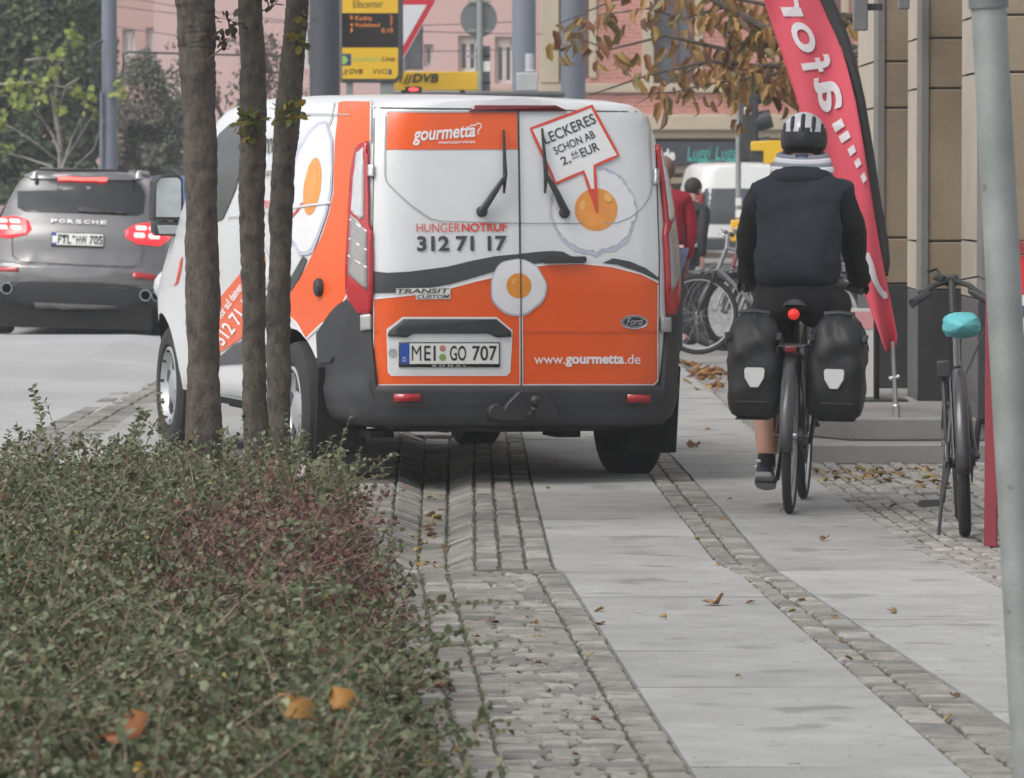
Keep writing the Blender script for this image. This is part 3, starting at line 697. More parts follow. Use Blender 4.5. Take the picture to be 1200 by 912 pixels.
b = MB(); b.ribbon([(440,473),(600,474),(772,473)], 1.5, BS, .0); b.build('bumper_crease', M_black, bmp)
# tow bar
b = MB(); q = VAN.matrix_world.inverted() @ at(606, 486, 25.0)
b.prism([(-.16,-.03),(.16,-.03),(.10,.08),(.05,.11),(-.06,.11),(-.12,.05)], (q.x, -1.13, .36), (1,0,0), (0,0,1), (0,.05,0)); b.tube([(q.x,-1.11,.36),(q.x,-1.19,.36),(q.x,-1.21,.40)], .022); b.ell((q.x,-1.21,.43), (.026,.026,.026));  b.tube([(q.x-.17,-1.13,.37),(q.x-.17,-1.05,.37)], .04, 14)
b.build('tow_bar', mat('tow_bar_black', (.03,.03,.032), .45, var=.2), VAN, bevel=.006)

# ---- rear doors
b = MB(); b.decal([(438.5,126),(607,127.5),(755,131),(768,150),(773,300),(772,454),(436,454),(436,300)], VS, .0025, 14); b.build('door_seal', M_seam, VAN)
def door(poly): return MB().decal(poly, VS, .007, 10).build('rear_door', M_white, VAN)
DL = door([(440.5,129),(605.8,129.5),(607.6,262),(609.6,452.3),(442,452.3),(438,448),(437.6,300)])
DR = door([(607.6,129.5),(750,133),(760,137),(765.5,150),(770.5,300),(769.8,447),(765,452.3),(611,452.3),(609.2,262)])
def deco(parent, name, m, fn, smooth=50): b = MB(); fn(b); return b.build(name, m, parent, smooth=smooth, recalc=False)
OL = [(437.6,350),(463,347.5),(488,344.6),(526,337.5),(558,329),(575,325),(590,319.5),(608.3,313.2)]
OR = [(610.2,313.5),(624.5,312.2),(645.6,310),(680.7,309),(715.8,312.6),(751,321.5),(770.2,331.5)]
deco(DL, 'orange_panel', M_orange, lambda b: b.decal([(455,133.2),(604.8,132.2),(606,175.4),(453,176)], VS, .010, 12))
deco(DL, 'orange_panel', M_orange, lambda b: (b.decal(OL+[(609.4,451.5),(442,451.5),(438.2,447)], VS, .010, 12)))
deco(DR, 'orange_panel', M_orange, lambda b: b.decal(OR+[(769.2,446.5),(764.5,451.5),(611.2,451.5)], VS, .010, 12))
deco(DL, 'dark_wave', M_dgrey, lambda b: b.decal([(437.6,318),(455,320),(480,318.5),(523,313),(552,306),(580,300.5),(607.8,298),(608.1,309),(590,314.5),(575,319.5),(558,324.5),(526,333.5),(488,340),(463,343),(437.6,344)], VS, .010, 12))
deco(DR, 'dark_wave', M_dgrey, lambda b: (b.decal([(609.8,297.6),(628,295.5),(645.6,294.4),(659,295.2),(668,300),(682,305),(680,306.5),(645,306.8),(624.6,309.5),(610,311.3)], VS, .010, 12), b.decal([(705,308.5),(717.5,303),(737,306.5),(756,314.5),(770,325.5),(770.2,329),(744,317.5),(722,310.5)], VS, .010, 12)))
deco(DL, 'white_line', M_wink, lambda b: (b.ribbon(OL, 2.2, VS, .0125), b.ribbon([(438.8,352),(438.6,446),(442.5,450.8),(608.6,450.8),(608.2,316)], 1.1, VS, .0125)))
deco(DR, 'white_line', M_wink, lambda b: (b.ribbon(OR, 1.6, VS, .0125), b.ribbon([(611,316),(611.8,450.8),(764,450.8),(768.6,446),(769.5,334)], 1.2, VS, .0125)))
M_line = mat('crease_line', (.33,.34,.35), .5, var=0.)
deco(DL, 'window_crease', M_line, lambda b: b.ribbon([(603,131.5),(456,132.4),(453,136),(451.5,205),(453,213),(460,221),(480,240),(497,252.5),(506,257.5),(518,260),(607,262.2)], 1.3, VS, .0135))
deco(DR, 'window_crease', M_line, lambda b: b.ribbon([(609.4,262.2),(700,262.6),(722,261.5),(738,255.5),(752,243),(760,231),(762,220),(759,150),(756,137)], 1.2, VS, .0135))
# shade of a pressed ridge across the lower doors, drawn as darker orange
for dr, x0_, x1_ in ((DL, 438.5, 456), (DR, 611.5, 769)): deco(dr, 'ridge_shade', mat('orange_film_shaded', (.66,.085,.012), .5, var=.03), lambda b: b.ribbon([(x0_, 389.5), (x1_, 389.5)], 3.2, VS, .012))
# egg graphics
deco(DR, 'egg_sticker', [M_lilac, M_eggw, M_yolk, M_yolk2, M_wink], lambda b: (
    b.decal(jag([(672,199),(690,196),(709.6,197.5),(722,203),(732.5,214),(741,228),(746,243),(744,258),(739,274.6),(732,286),(720,293.5),(706,296),(697,301),(690,297),(680,296),(668,291.5),(657,281),(649,268),(644,255),(642.5,243),(646,229),(652,216),(660,206)], 1.1, 5), VS, .010, 10, 0),
    b.decal(jag([(674,203),(690,200),(707,200.5),(720,206),(730.5,216),(739,229),(744,243),(742,256),(736,272),(729,282.5),(719,289.5),(706,291.5),(697,296.5),(691,292.5),(681,292),(670,287.5),(660,278),(652.5,266.5),(647.5,255),(645.5,243),(648.5,230),(654.5,218),(662,209)], 1.6, 6), VS, .0115, 10, 1),
    b.decal(circ(697.5, 246, 25, 25, 36), VS, .013, 8, 2), b.decal(circ(694.5, 248, 19, 19, 30), VS, .0142, 8, 2), b.decal(circ(681.5, 241, 3, 6, 16, rot=.3), VS, .0155, 0, 3), b.decal(circ(711, 232, 4.5, 6, 16, rot=-.5), VS, .0155, 0, 3)))
deco(DR, 'speech_bubble', [M_redink, M_wink], lambda b: (b.decal([(621,151.7),(692,123.5),(724,183),(695.5,195),(698.7,248.5),(682.5,201.7),(650,217)], VS, .0155, 14, 1), b.ribbon([(621,151.7),(692,125.5),(723.5,183),(695.5,195),(698.2,247),(682.5,201.7),(650,216)], 3.4, VS, .017, 0, True), b.decal([(691.5,222),(697.5,222),(700,250),(697,250)], VS, .0165, 0, 0)))
deco(DR, 'lettering', [M_dgrey], lambda b: (b.text('LECKERES', VS, (638.5,170.5), (698,145), 12.5, .018, bold=.012), b.text('SCHON AB', VS, (650,182.5), (697,162), 9.5, .018, bold=.012), b.text('2,', VS, (659,196.5), (669,192), 11.5, .018, bold=.01), b.text('EUR', VS, (681,185.5), (702,176.5), 10.5, .018, bold=.014), b.text('66', VS, (669,184.5), (676.5,181.3), 5.5, .018), b.ribbon([(669,187.2),(677.5,183.5)], 1., VS, .018)))
deco(DR, 'web_address', [M_wink], lambda b: (b.text('www.', VS, (625,426.5), (661,426.5), 7.6, .015, bold=.004), b.text('gourmetta', VS, (661.6,430), (730,430), 14.2, .015, bold=.035), b.text('.de', VS, (731,426.5), (749,426.5), 11.2, .015, bold=.004)))
deco(DL, 'logo', [M_wink], lambda b: (b.text('gourmetta', VS, (484,171.5), (557,166), 19., .013, bold=.022, shear=.28), b.text('men\u00fcservices', VS, (513.5,169.4), (556,168.4), 3.6, .013, bold=.01), b.ribbon([(551,155),(549.5,150),(552,147),(556,148),(559,145),(563,146.5),(563,150),(560,153),(559.5,158)], 1.3, VS, .013)))
deco(DL, 'lettering', [M_redink, M_dgrey], lambda b: (b.text('HUNGER', VS, (487.5,272.6), (538.5,272.3), 10.2, .013, bold=-.004), b.text('NOTRUF', VS, (540.3,272.3), (593.5,271.6), 10.2, .013, bold=.03), b.text('312 71 17', VS, (488.2,295.3), (593.3,294.7), 18.2, .013, bold=.034, mi=1)))
deco(VAN, 'egg_sticker', [M_lilac, M_eggw, M_yolk, M_yolk2], lambda b: (b.decal(circ(606, 337, 33, 33.5, 40, .025, 4), VS, .014, 8, 0), b.decal(circ(606, 336.3, 31.2, 31.6, 40, .025, 4), VS, .0152, 8, 1), b.decal(circ(607, 335, 14.6, 14.6, 28), VS, .0164, 6, 2), b.decal(circ(601, 330, 2.2, 4, 12, rot=.5), VS, .0176, 0, 3)))
deco(DL, 'door_gap', M_seam, lambda b: b.ribbon([(606.6,129),(608.5,262),(610.2,452)], 1.6, VS, .019))
# plate recess, grip and plate
rc = deco(DL, 'plate_recess', [M_wink, M_white], lambda b: (b.decal([(453.3,386),(471.5,371.5),(581.2,371.5),(600,387.5),(597.3,436),(593,440.5),(459,440.5),(454.8,436)], VS, .0125, 12, 0), b.decal([(455,387),(472.3,373.2),(580.5,373.2),(598.2,388.3),(595.5,434.5),(592,438.6),(460,438.6),(456.6,434.5)], VS, .0138, 12, 1)))
b = MB(); b.decal([(454.6,394),(456.5,388),(472.3,374),(580.5,374),(597.8,388.5),(598,394.5),(581,395.2),(571,390.8),(483,390.8),(476,395.2)], VS, .018, 12); b.build('door_grip', M_black, DL, solid=.012)
b = MB(); b.decal(circ(460.2,413.5,4.6,5.2,16), VS, .016, 0); b.build('door_lock', M_silver, DL)
b = MB(); b.decal([(467,401),(584.4,401),(584.4,430.2),(467,430.2)], VS, .018, 14); pf = b.build('number_plate', M_black, DL, solid=.006)
deco(pf, 'plate_face', [M_plate, M_blue, M_ink, mat('seal_red', (.45,.20,.17), .5, var=.2), mat('seal_green', (.22,.35,.10), .5, var=.2)], lambda b: (b.decal([(468.6,402.4),(583,402.4),(583,426.4),(468.6,426.4)], VS, .0225, 14, 0), b.decal([(468.6,402.4),(478.8,402.4),(478.8,426.4),(468.6,426.4)], VS, .0235, 0, 1),
    b.text('M', VS, (481.5,422.6), (492.5,422.6), 17.5, .024, bold=-.004, mi=2), b.text('E', VS, (496,422.6), (503.5,422.6), 17.5, .024, bold=.01, mi=2), b.text('I', VS, (506.8,422.6), (509.3,422.6), 17.5, .024, bold=.01, mi=2), b.text('GO', VS, (526,422.6), (545,422.6), 17.5, .024, bold=.012, mi=2), b.text('707', VS, (552,422.6), (581,422.6), 17.5, .024, bold=.012, mi=2),
    b.decal(circ(517.5,408.3,3.8,3.8,14), VS, .024, 0, 3), b.decal(circ(517.5,418.6,4.2,4.2,14), VS, .024, 0, 4), b.text('D', VS, (471.8,423.5), (475.4,423.5), 5, .0245, mi=0), b.text('B O N A L', VS, (506,429.6), (546,429.6), 2.2, .0225, mi=0)))
# model badges, oval emblem
bd = deco(DL, 'model_badge', [M_chrome, M_dgrey, M_plate], lambda b: (b.decal([(464,338),(527,337.4),(527,344.2),(464,344.8)], VS, .0145, 0, 2), b.decal([(486.7,345),(527,344.6),(527,350.3),(486.7,350.8)], VS, .0145, 0, 2), b.text('TRANSIT', VS, (465,344), (526,343.4), 5.4, .016, bold=.02, shear=.2, mi=1), b.text('CUSTOM', VS, (488,350), (526,349.5), 4.2, .016, bold=.02, shear=.2, mi=1)))
b = MB(); b.decal(circ(742, 377.3, 15.8, 8.3, 36), VS, .016, 0, 0); b.decal(circ(742, 377.3, 14.2, 7., 36), VS, .0185, 0, 1); b.ribbon(circ(742, 377.3, 13.2, 6.1, 36), .7, VS, .0192, 0, True); b.text('Ford', VS, (732.5,381.2), (752,380.4), 8.2, .0195, bold=.005, shear=.35, mi=0); b.build('oval_emblem', [M_chrome, mat('emblem_navy', (.02,.028,.05), .25, var=0., coat=.6)], DR, smooth=0)
b = MB(); b.decal([(634.5,303),(637,301.3),(683,301.3),(685,303),(684.5,307.5),(682,308.7),(637,308.7),(635,307.5)], VS, .026, 8); b.build('door_handle', M_black, DR, solid=.02, bevel=.003)
def hinge(poly, par):
    b = MB(); b.decal(poly, VS, .02, 6); b.build('hinge', M_alu, par, solid=.022, bevel=.003)
hinge([(425,369),(436.6,368.2),(436.8,386),(425.4,387.5)], DL); hinge([(434.5,194.5),(440,194.5),(440,208.5),(434.5,208.5)], DL)
hinge([(771.5,371.5),(781,371.5),(781,389),(771.5,389)], DR); hinge([(763,199),(767.5,199),(767.5,217),(763.5,217)], DR)
def wiper(a, k, p, q):
    b = MB(); V = lambda x, y, o: VS(x, y, o)
    b.tube([V(*a, .03), V(*k, .045), V(*q, .03)], [.006, .012, .006], 6)
    b.tube([V(k[0], k[1]+1, .055), V((k[0]+p[0])/2, (k[1]+p[1])/2, .055), V(*p, .035)], [.010, .016, .020], 8); c = V(*p, .0); b.lathe([(.026,0),(.026,.035),(.016,.05),(0,.05)], 14, Matrix.Translation(c) @ Matrix.Rotation(math.pi/2, 4, 'X'))
    b.build('wiper', M_black, DL if p[0] < 608 else DR)
wiper((588.5,154), (589.2,207), (563.5,248), (588.8,228)); wiper((633.3,152), (636.8,207), (660,249.5), (636.6,228))
b = MB(); b.decal([(548.5,131.3),(556,124.6),(650,124.6),(664,131.3)], VS, .016, 8); b.build('high_brake_lamp', M_dred, VAN, solid=.012)
# corner lamps: traced on the visible corner, mirrored for the other side
def mirrored(o):
    me = o.data.copy(); me.transform(Matrix.Diagonal((-1,1,1,1))); me.flip_normals(); c = bpy.data.objects.new(o.name, me); link(c, o.parent)
    for m in o.modifiers:
        n = c.modifiers.new(m.name, m.type)
        if m.type == 'SOLIDIFY': n.thickness = m.thickness; n.offset = m.offset
    return c
lp = MB().decal([(433.5,166.5),(426,169.5),(420,175),(415,200),(411.2,260),(408.5,310),(408.5,340),(413,354),(422,367),(436,368.5),(438.6,345),(438.6,274),(434,259)], VS, .014, 6).build('tail_lamp', M_red, VAN, solid=.02)
ln = [MB().decal([(429.5,174),(422.5,180.5),(418,210),(415.6,248),(425,258.5),(429.5,255)], VS, .0255, 6).build('lamp_glass', M_clear, lp, solid=.003),
      MB().decal([(415.2,252),(425,262),(432.4,275),(433.4,341),(412.3,322)], VS, .0255, 6).build('lamp_glass', M_grlens, lp, solid=.003)]
for k, y0_ in enumerate((258, 280, 300)): b = MB(); b.ribbon([(414.5-k*1.1, y0_), (432.5, y0_+14)], 1.6, VS, .028); ln.append(b.build('lamp_bar', M_chrome, lp))
rl = mirrored(lp)
for o in ln: c = mirrored(o); c.parent = rl

# ---- left side wrap
deco(VAN, 'side_orange_panel', [M_orange, M_wink], lambda b: (
    b.decal([(397,121),(404,119.5),(434,120),(434.5,165),(426,168),(419,174),(413.5,200),(409.8,260),(407,310),(407,345),(404,352),(393,366),(376,380),(360,396),(357,392),(349,378),(338,368),(330,366),(330,360),(342,342),(353,326),(365,302),(378,277),(386,252),(392,226),(392,200),(393.5,165),(396,142)], VS, .005, 8, 0),
    b.decal([(236,385),(262,345),(283,320),(296,305),(306,310),(310,340),(306,372),(296,390),(283,397),(262,411),(240,420)], VS, .005, 8, 0),
    b.ribbon([(407.6,346),(404,353.5),(393,367.5),(376,381.5),(360,397),(357,393),(349,378.5),(338,368.5)], 1.6, VS, .007, 1), b.ribbon([(435,122),(435,166)], 1.2, VS, .007, 1)))
deco(VAN, 'egg_sticker', [M_lilac, M_eggw, M_yolk, M_yolk2], lambda b: (
    b.decal([(383,142),(391,165),(391,200),(390,225),(384,252),(376,275),(368,296),(361,299),(352,300),(346,288),(340,285),(338,262),(339,230),(343,200),(350,175),(362,155),(374,144)], VS, .0065, 8, 0),
    b.decal([(382,146),(389,167),(389.4,200),(388,224),(382,251),(374,273),(366,291),(360,295),(353,295),(348,284),(343,281),(341,262),(342,230),(346,202),(353,178),(364,159),(375,148)], VS, .008, 8, 1),
    b.decal(circ(368, 219, 10, 34, 30, rot=.13), VS, .0095, 6, 2), b.decal(circ(366.5, 221, 7, 26, 24, rot=.13), VS, .0107, 6, 2), b.decal(circ(362.5, 205, 1.5, 8, 12, rot=.2), VS, .012, 0, 3),
    b.decal(circ(308, 318, 11, 27, 24, .05, 3, rot=.1), VS, .0065, 8, 0), b.decal(circ(308, 317, 9.5, 25, 24, .05, 3, rot=.1), VS, .008, 8, 1), b.decal(circ(309.5, 309, 4, 11, 18, rot=.13), VS, .0095, 0, 2)))
deco(VAN, 'side_dark_wave', M_dgrey, lambda b: (b.decal([(330,346),(346,318),(356,300),(361,304),(353,324),(342,341),(333,354)], VS, .006, 8), b.decal([(236,432),(262,415),(275,404),(286,399),(300,398),(318,406),(318,425),(262,428),(240,432)], VS, .006, 8)))
for a_ in (('gourmetta', (280,192), (349,186), 30, .012, .25, M_dgrey), ('men\u00fcservices', (292,209), (338,205), 9, 0, 0, M_dgrey), ('mittel', (296,246), (324,243), 13, 0, 0, M_redink), ('h\u00f6r auf deinen', (262,374), (288,337), 9.5, .02, 0, M_wink), ('312 71 17', (264,406), (306,352), 17, .02, 0, M_wink)):
    deco(VAN, 'side_lettering', a_[6], lambda b: b.text(a_[0], VS, a_[1], a_[2], a_[3], .010, bold=a_[4], shear=a_[5]))
deco(VAN, 'pointer_line', M_redink, lambda b: b.ribbon([(336,264),(350,248),(357,238)], 2., VS, .013))
deco(VAN, 'sliding_rail', [M_white, M_line], lambda b: (b.ribbon([(268,254),(320,247),(390,237.5)], 2.4, VS, .014, 0), b.ribbon([(268,255.6),(320,248.6),(390,239.1)], .4, VS, .0125, 1)))
for q_, w_ in (([(345,134),(395,135),(412,135.5)], 1.4), ([(393,122),(391,138),(387,147)], 1.3), ([(436.8,120),(436,165),(434.5,168)], 1.6)): deco(VAN, 'roof_seam', M_line, lambda b: b.ribbon(q_, w_, VS, .010))
for q_ in ([(284,143),(290,200),(292,300),(290,420)], [(222,290),(228,330),(236,440)]): deco(VAN, 'panel_seam', M_line, lambda b: b.ribbon(q_, 1.2, VS, .012))
deco(VAN, 'fender_stripe', M_redink, lambda b: b.decal([(204,336),(207,330),(212,305),(215,300),(213,316),(209,332)], VS, .005, 6))
b = MB(); b.decal([(237,205),(246,180),(258,157),(270,146),(284,141.5),(284.5,190),(277,222),(268,243),(262,257),(250,262),(238,262)], VS, .006, 8); b.build('side_window', M_glass, VAN)
b = MB(); b.lathe([(.0,.034),(.034,.034),(.045,.024),(.045,0)], 18, Matrix.Translation(VS(376.5,337,0)) @ Matrix.Rotation(-math.pi/2, 4, 'Y')); b.build('filler_cap', M_black, VAN)
b = MB(); b.decal([(240,452),(330,470),(330,476),(240,458)], VS, .012, 10); b.build('sill_strip', M_silver, VAN, solid=.004)
for o_ in ((372,431), ):
    b = MB(); b.decal([(o_[0]+4,419),(o_[0]+24,417),(o_[0]+22,424),(o_[0]+6,425)], BS, -.02, 0); b.build('bumper_lug', M_black, bmp)
# door mirrors
for sx in (-1, 1):
    Q = VAN.matrix_world.inverted() @ at(196, 232, 28.2); q = Vector((-abs(Q.x)*-sx if sx > 0 else Q.x, Q.y, Q.z))
    b = MB(); b.prism([(-.082,-.125),(.075,-.125),(.09,-.1),(.085,.105),(.06,.13),(-.05,.125),(-.078,.09)], (q.x, q.y-.02, q.z), (1,0,0), (0,0,1), (0,.13,0)); b.prism([(-.06,-.21),(.07,-.21),(.085,-.19),(.085,-.13),(-.075,-.13),(-.075,-.18)], (q.x, q.y-.018, q.z), (1,0,0), (0,0,1), (0,.12,0))
    b.bar((q.x-sx*.07, q.y+.06, q.z-.09), (sx*.93, q.y+.08, q.z-.10), .06, .14)
    m = b.build('mirror', M_black, VAN, bevel=.015, seg=3)
    b = MB(); b.prism([(-.068,-.105),(.062,-.105),(.074,-.09),(.07,.095),(.05,.112),(-.042,.108),(-.066,.08)], (q.x, q.y-.026, q.z), (1,0,0), (0,0,1), (0,.004,0)); b.prism([(-.05,-.198),(.06,-.198),(.07,-.15),(-.062,-.15)], (q.x, q.y-.024, q.z), (1,0,0), (0,0,1), (0,.004,0)); b.build('mirror_glass', mat('mirror_glass', (.40,.43,.44), .12, metal=.85, var=.2, vs=8.), m, smooth=0)
for sx in (-1, 1):
    b = MB(); b.ell((sx*.70, 3.72, .88), (.16, .14, .12)); b.build('headlight', M_clear, VAN)
b = MB(); b.box(-.6, .6, 3.86, 3.97, .42, .72); b.build('grille', M_black, VAN, bevel=.02)

# ------------------------------------------------------------------ grey SUV on the road
SUV = empty('suv', (rx(52.6, 93)+.02, 52.55, -.10), (0, R(1.6), 0), label='grey metallic luxury SUV waiting on the road with brake lights lit', cat='car')
M_suv = mat('grey_metallic', (.185,.182,.182), .32, metal=.45, var=.03, coat=.6)
prof = [(0,.30),(.5,.30),(.80,.31),(.90,.36),(.945,.48),(.965,.62),(.975,.78),(.968,.90),(.955,.98),(.93,1.05),(.885,1.10),(.845,1.16),(.80,1.28),(.75,1.40),(.70,1.50),(.655,1.57),(.59,1.625),(.48,1.655),(.30,1.675),(0,1.685)]
def zr2(y): return float(np.interp(y, [-1.,-.7,.0,.8,1.5,2.3,2.5,3.5,3.8], [1.66,1.67,1.70,1.70,1.66,1.16,1.13,1.02,.8]))
SL = Loft(prof, -.98, [-.6,-.4,-.2,0,.2,.4,.6,.8,1.,1.2,1.4,1.6,1.8,2.,2.2,2.4,2.7,3.,3.3,3.5,3.65,3.8], zr2, 1.05, .30, lambda y: .05*max(0, min(1, (.3-y)/1.28))**2, lambda y: .5*max(0, (y-2.6)/1.2)**2.4,
    lambda z: float(np.interp(z, [.3,.45,.62,.72,.80,1.02,1.08,1.3,1.5,1.6,1.7], [.10,.02,-.02,-.01,.05,.08,.11,.28,.46,.50,.50])), .13, .2)
SL.ya = -.45; sb = SL.mesh(lambda c: 2 if c[2] < .5 else (1 if c[1] > 1.5 and c[2] > 1.18 and abs(c[0]) < .6 else 0))
SS = ray_surf(SUV, BVHTree.FromPolygons([Vector(v) for v in sb.v], sb.f))
sbody = sb.build('body', [M_suv, M_glass, M_black], SUV)
wp = [(-.83, 0, .375), (.83, 0, .375), (-.83, 2.895, .375), (.83, 2.895, .375)]
cut_wheels(sbody, wp, .42, .38, M_under)
for x, y, z in wp: make_wheel(SUV, x, y, .375, .27, 'spoke')
dS = lambda name, m, fn, par=SUV, **k: (lambda b: (fn(b), b.build(name, m, par, **k))[1])(MB())
tg = dS('tailgate', M_suv, lambda b: b.decal([(14,238),(22,215),(45,206),(150,207),(166,214),(176,240),(182,262),(165,312),(20,308),(4,262)], SS, .006, 10))
dS('tailgate_seam', M_seam, lambda b: b.ribbon([(14,258),(15,300),(24,307),(155,314),(165,306),(168,290)], 1.1, SS, .010), tg)
dS('rear_window', [M_glass, mat('glass_reflection_low', (.20,.21,.23), .15, var=.05)], lambda b: (b.decal([(21,226),(26,214),(34,208.5),(156,210.5),(165,218),(170,230),(168,250),(160,253.5),(30,248.5),(21,244)], SS, .010, 8, 0)), tg)
dS('spoiler', M_suv, lambda b: b.decal([(30,208),(42,203.5),(155,205.5),(166,212),(158,212.8),(36,210.6)], SS, .022, 8), SUV, solid=.02)
dS('high_brake_lamp', mat('brake_lamp_lit', (.5,.02,.02), .3, var=0., emit=(1,.06,.05), es=4.), lambda b: b.decal([(69,208),(125,209.5),(125,214),(69,212.5)], SS, .045, 8), SUV, solid=.01)
dS('wiper', M_black, lambda b: (b.decal([(91,245),(93,243.5),(113,246.5),(130,249),(130,251),(110,251),(92,249)], SS, .02, 6), b.ribbon([(112,248.5),(149,252)], 1.4, SS, .025)), tg, solid=.012)
dS('lettering', M_plate, lambda b: [b.text(c, SS, (60+i*9.6, 262.6+i*.3), (67+i*9.6, 262.8+i*.3), 4.6, .022, bold=.03) for i, c in enumerate('PORSCHE')], tg, smooth=0)
npl = dS('number_plate', M_black, lambda b: b.decal([(60.5,273),(122,275),(121.5,291),(60.5,289)], SS, .016, 8), tg, solid=.01)
dS('plate_face', [M_plate, M_blue, M_ink], lambda b: (b.decal([(61.5,274),(121,276),(120.6,289),(61.5,287)], SS, .024, 8, 0), b.decal([(61.5,274),(66.5,274.2),(66.5,287.2),(61.5,287)], SS, .026, 0, 1), b.text('FTL', SS, (68,285.6), (83.5,286.2), 9.6, .028, bold=.015, mi=2), b.text('HW', SS, (89.5,286.4), (102,286.8), 9.6, .028, bold=.015, mi=2), b.text('705', SS, (104.5,286.9), (120,287.4), 9.6, .028, bold=.015, mi=2), b.decal(circ(86.5,278,1.6,1.6,10), SS, .027, 0, 2)), npl, smooth=0)
M_lit = mat('tail_lamp_lit', (.5,.02,.02), .3, var=0., emit=(1,.10,.09), es=9.)
M_lr = mat('tail_lamp_red', (.45,.012,.02), .2, var=.05, coat=.6, emit=(1,.02,.03), es=1.0)
for lens, segs in (([(146,272),(158,265),(172,262.5),(190,264.5),(199,270),(197,281),(186,288.5),(160,285.5),(148,279)], ((159,266.5),(174,267.5),(157,274.5),(173.5,276))), ([(-14,262),(0,255.5),(20,255),(34,259.5),(37,268),(32,274.5),(10,279.5),(-8,277)], ((13,258.2),(-1.5,257.5),(14,266),(-1.5,265.5)))):
    tl = dS('tail_lamp', M_lr, lambda b: b.decal(lens, SS, .014, 6), SUV, solid=.02)
    dS('lamp_element', M_lit, lambda b: [b.decal([(x,y),(x+10.5,y+.6),(x+12,y+2.8),(x+11,y+5.2),(x+.8,y+4.8),(x-.8,y+2.2)], SS, .028, 5) for x, y in segs], tl, solid=.006)
sbm = dS('bumper', M_suv, lambda b: b.decal([(-12,314),(0,306),(22,310),(155,316),(175,312),(192,316),(197,330),(190,345),(165,338),(120,332),(60,330),(20,330),(0,336),(-12,334)], SS, .012, 8), SUV, solid=.01)
dS('diffuser', M_black, lambda b: b.decal([(-14,335),(0,337),(20,331),(60,331),(120,333),(165,339),(190,347),(188,360),(172,362),(150,366),(40,362),(14,352),(-14,352)], SS, .018, 8), SUV, solid=.01)
dS('skid_plate', mat('skid_grey', (.12,.115,.11), .5, var=.1), lambda b: b.decal([(40,353),(138,357),(134,367),(44,363)], SS, .03, 8), SUV, solid=.01)
for q in ([(155,320),(192,324),(191,329.5),(156,326)], [(-10,313),(23,315),(21,319.5),(-8,318)]): dS('reflector', M_red, lambda b: b.decal(q, SS, .026, 6), sbm, solid=.006)
for cx, cy in ((169.5,344.5), (182.5,345), (10,337), (-2,336.5)):
    p = SS(cx, cy, .03)
    if p: dS('exhaust_pipe', [M_silver, M_under], lambda b: (b.lathe([(.052,-.1),(.058,.05),(.05,.05),(.048,-.08)], 20, Matrix.Translation(p) @ Matrix.Rotation(math.pi/2, 4, 'X'), 0), b.lathe([(.048,.02),(0,.02)], 20, Matrix.Translation(p) @ Matrix.Rotation(math.pi/2, 4, 'X'), 1)), SUV)
for px in (41, 160):
    p = SUV.matrix_world.inverted() @ at(px, 203.5, 52.0); dS('roof_rail', M_alu, lambda b: b.tube([(p.x*1.02, -.50, p.z-.06), (p.x*1.02, -.46, p.z-.005), (p.x, -.2, p.z+.012), (p.x, 1.0, p.z+.0), (p.x, 1.3, p.z-.09)], .024, 10), SUV)
dS('roof_panel', M_glass, lambda b: b.box(-.45, .45, -.2, 1.0, 1.69, 1.715), SUV, bevel=.01)
for sx in (-1, 1): dS('mirror', M_suv, lambda b: (b.ell((sx*1.03, 1.75, 1.12), (.11,.08,.085)), b.bar((sx*.9,1.78,1.06), (sx*1.0,1.76,1.1), .05, .05)), SUV)
for sx in (-1, 1): dS('side_window', M_glass, lambda b: b.prism([(-.35,1.17),(1.3,1.15),(.7,1.50),(-.1,1.48)], (sx*.86 if sx < 0 else .86, 0, 0), (0,1,0), (sx*-.0,0,1), (-sx*.02,0,0)) if False else b.add([(sx*.848,-.35,1.17),(sx*.848,1.3,1.17),(sx*.70,.75,1.51),(sx*.72,-.05,1.49)], [(0,1,2,3)]), SUV, solid=.01)
dS('underbody', M_under, lambda b: (b.box(-.76, .76, -.86, 3.4, .10, .36), b.box(-.4, .4, -.15, .15, .16, .3)), SUV)  # undertray dropped low and black, standing in for the shade under the car
# ================================================================== PLANTS
def vnoise(x, y, s, seed):
    r = np.random.default_rng(seed); t = r.random((64, 64)); x = np.asarray(x)*s; y = np.asarray(y)*s
    xi = np.floor(x).astype(int); yi = np.floor(y).astype(int); fx = x-xi; fy = y-yi; fx = fx*fx*(3-2*fx); fy = fy*fy*(3-2*fy)
    g = lambda a, b_: t[a % 64, b_ % 64]
    return (g(xi, yi)*(1-fx)+g(xi+1, yi)*fx)*(1-fy)+(g(xi, yi+1)*(1-fx)+g(xi+1, yi+1)*fx)*fy
bedRv = lambda d: np.where(d < 19.1, -.128-.0448*(d-12.8), -.41-.0348*(d-19.1))-.115-.008*(d-12.8)
def hedge_h(x, d):
    n = vnoise(x, d, 1.9, 1)*.55+vnoise(x, d, 5., 2)*.42+vnoise(x, d*.9, 12, 3)*.25
    base = np.interp(d, [8, 12, 16, 19, 21, 22.3], [.43, .40, .36, .32, .26, .12])
    edge = np.clip((bedRv(d)-x)/.30, 0, 1); edge2 = np.clip((x+2.38)/.3, 0, 1)
    return base*(.45+.82*n)*(.28+.72*np.sqrt(edge))*(.4+.6*edge2)
def redness(x, d):
    e = ((x+.66+.03*(d-15.7))/.40)**2+((d-15.7)/2.9)**2
    return np.clip(1.25-e+.9*(vnoise(x, d, 4, 9)-.5), 0, 1)
PAL_G = np.array([(.058,.078,.043),(.075,.096,.056),(.105,.125,.080),(.155,.172,.122),(.072,.092,.042),(.11,.115,.062),(.20,.21,.155),(.10,.085,.055)])*np.array([1.24,1.26,1.12])
